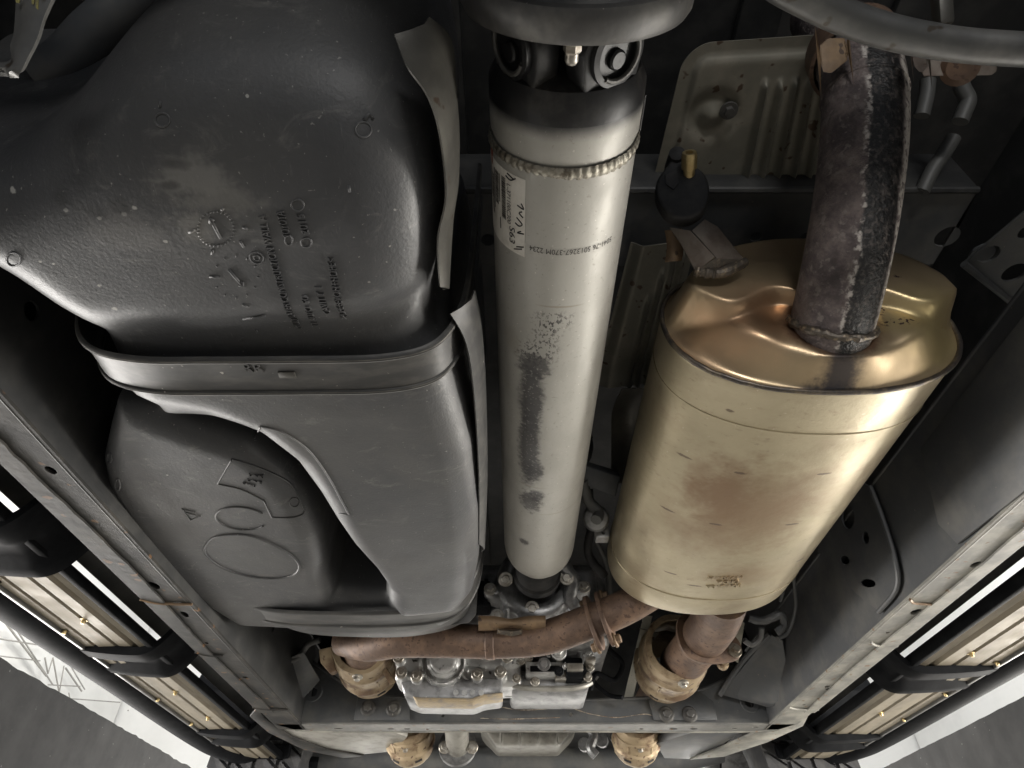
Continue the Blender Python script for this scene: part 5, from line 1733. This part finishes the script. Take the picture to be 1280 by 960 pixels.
# front tyres
def tyre(x0, x1, yc, zc, R, label):
    t = thing('tyre', label, 'tyre', ((x0 + x1) / 2, yc, zc - R))
    xm = (x0 + x1) / 2
    hw = (x1 - x0) / 2
    obj('carcass', lathe([(R * .55, -hw * .9), (R * .7, -hw), (R * .88, -hw * 1.02), (R * .965, -hw * .93), (R * .975, -hw * .5), (R * .978, 0), (R * .975, hw * .5), (R * .965, hw * .93), (R * .88, hw * 1.02), (R * .7, hw), (R * .55, hw * .9)], (xm, yc, zc), (1, 0, 0), 72), 'tyre_rubber', t, 40)
    me = None
    nb = 46
    for k in range(nb):
        a = 2 * PI * k / nb
        if not (PI * .55 < a < PI * 1.35): continue
        for j in range(4):
            xa = x0 + (x1 - x0) * (j + .08) / 4
            xb2 = x0 + (x1 - x0) * (j + .92) / 4
            aa = a + (j % 2) * PI / nb
            d1 = 2 * PI / nb * .80
            V = []
            for q in (aa, aa + d1):
                for r in (R * .970, R):
                    for x in (xa, xb2):
                        V.append((x, yc + r * math.cos(q + .12 * (x - xa) / (xb2 - xa)), zc + r * math.sin(q + .12 * (x - xa) / (xb2 - xa))))
            F = [(0, 1, 3, 2), (4, 6, 7, 5), (0, 4, 5, 1), (2, 3, 7, 6), (0, 2, 6, 4), (1, 5, 7, 3)]
            obj('tread_block', (V, F), 'tyre_rubber', t, 0)
    obj('wheel_rim', lathe([(R * .55, -hw * .85), (R * .52, -hw * .6), (R * .50, 0), (R * .52, hw * .6), (R * .55, hw * .85)], (xm, yc, zc), (1, 0, 0), 48), 'cast_dark', t)
    obj('wheel_disc', lathe([(R * .50, 0), (R * .3, .02), (R * .12, .03), (0, .03)], (xm, yc, zc), (1, 0, 0), 48), 'cast_dark', t)


tyre(-.93, -.64, 2.62, FZ + .41, .41, 'grey treaded front tyre at the bottom left')
tyre(.77, 1.06, 2.62, FZ + .41, .41, 'grey treaded front tyre at the bottom right')
for sg, x0, x1, lab in ((-1, -.97, -.60, 'black inner wing liner above the left front tyre'), (1, .73, 1.10, 'black inner wing liner above the right front tyre')):
    single('wing_liner', prism([(x0, 2.10, .47), (x0, 2.06, .60), (x0, 2.2, .85), (x0, 2.9, .9), (x0, 2.9, .86), (x0, 2.25, .82), (x0, 2.12, .6)], (x1 - x0, 0, 0), .004), 'black_plastic', lab, 'liner')
single('front_infill', box((-.60, 2.95, .30), (.72, 3.02, .97), .01), 'black_paint', 'black tray added to keep the far front of the engine bay dark', 'infill')  # added dark box so nothing bright shows past the engine
ra = thing('unseen_rear_axle', 'unseen dark rear axle with rounded differential casing, added to shade the rear of the tank', 'axle', (.06, -.02, .44))  # unseen axle, added to keep rear light off the tank
obj('axle_tube', tube([(-.62, -.05, .56), (.74, -.05, .56)], .045, 28), 'frame_paint', ra, 60)
obj('differential', lathe([(.03, -.16), (.10, -.13), (.135, -.06), (.125, .0), (.075, .06), (.045, .085)], (.047, -.05, .555), (0, 1, 0), 40), 'frame_paint', ra, 60)
for k, (x0, x1, lab) in enumerate(((-.92, -.63, 'unseen black rear tyre on the left, added to shade the rear of the tank'), (.75, 1.04, 'unseen black rear tyre on the right, added to shade the rear of the tank'))):
    tyre(x0, x1, -.05, FZ + .41, .41, lab)  # unseen rear tyres, added to block light from behind

t = thing('wiring_harness', 'black taped wiring harness in the dark above the front of the drive shaft', 'cable', at(720, 560, d=1.25))
obj('loom', tube(spline([at(u, v, d=1.28) for u, v in ((728, 520), (736, 560), (724, 600), (742, 640), (735, 690), (756, 720))], 8), .009, 10, jitter=.06), 'rubber', t, 60)
for u, v in ((733, 545), (727, 598), (740, 650)):
    obj('tape', tube([at(u - 1, v - 4, d=1.277), at(u + 1, v + 4, d=1.277)], .0115, 12), 'black_plastic', t)
t = thing('wiring_harness', 'grey wiring loom hanging between the gearbox and the left rail', 'cable', at(400, 850, d=1.6))
obj('loom', tube(spline([at(u, v, d=1.5) for u, v in ((330, 800), (345, 828), (372, 822), (385, 806), (400, 800))], 8), .007, 10), 'wire_grey', t, 60)
obj('clip', box(at(348, 830, d=1.49) - .012, at(348, 830, d=1.49) + .012, .003), 'black_plastic', t)
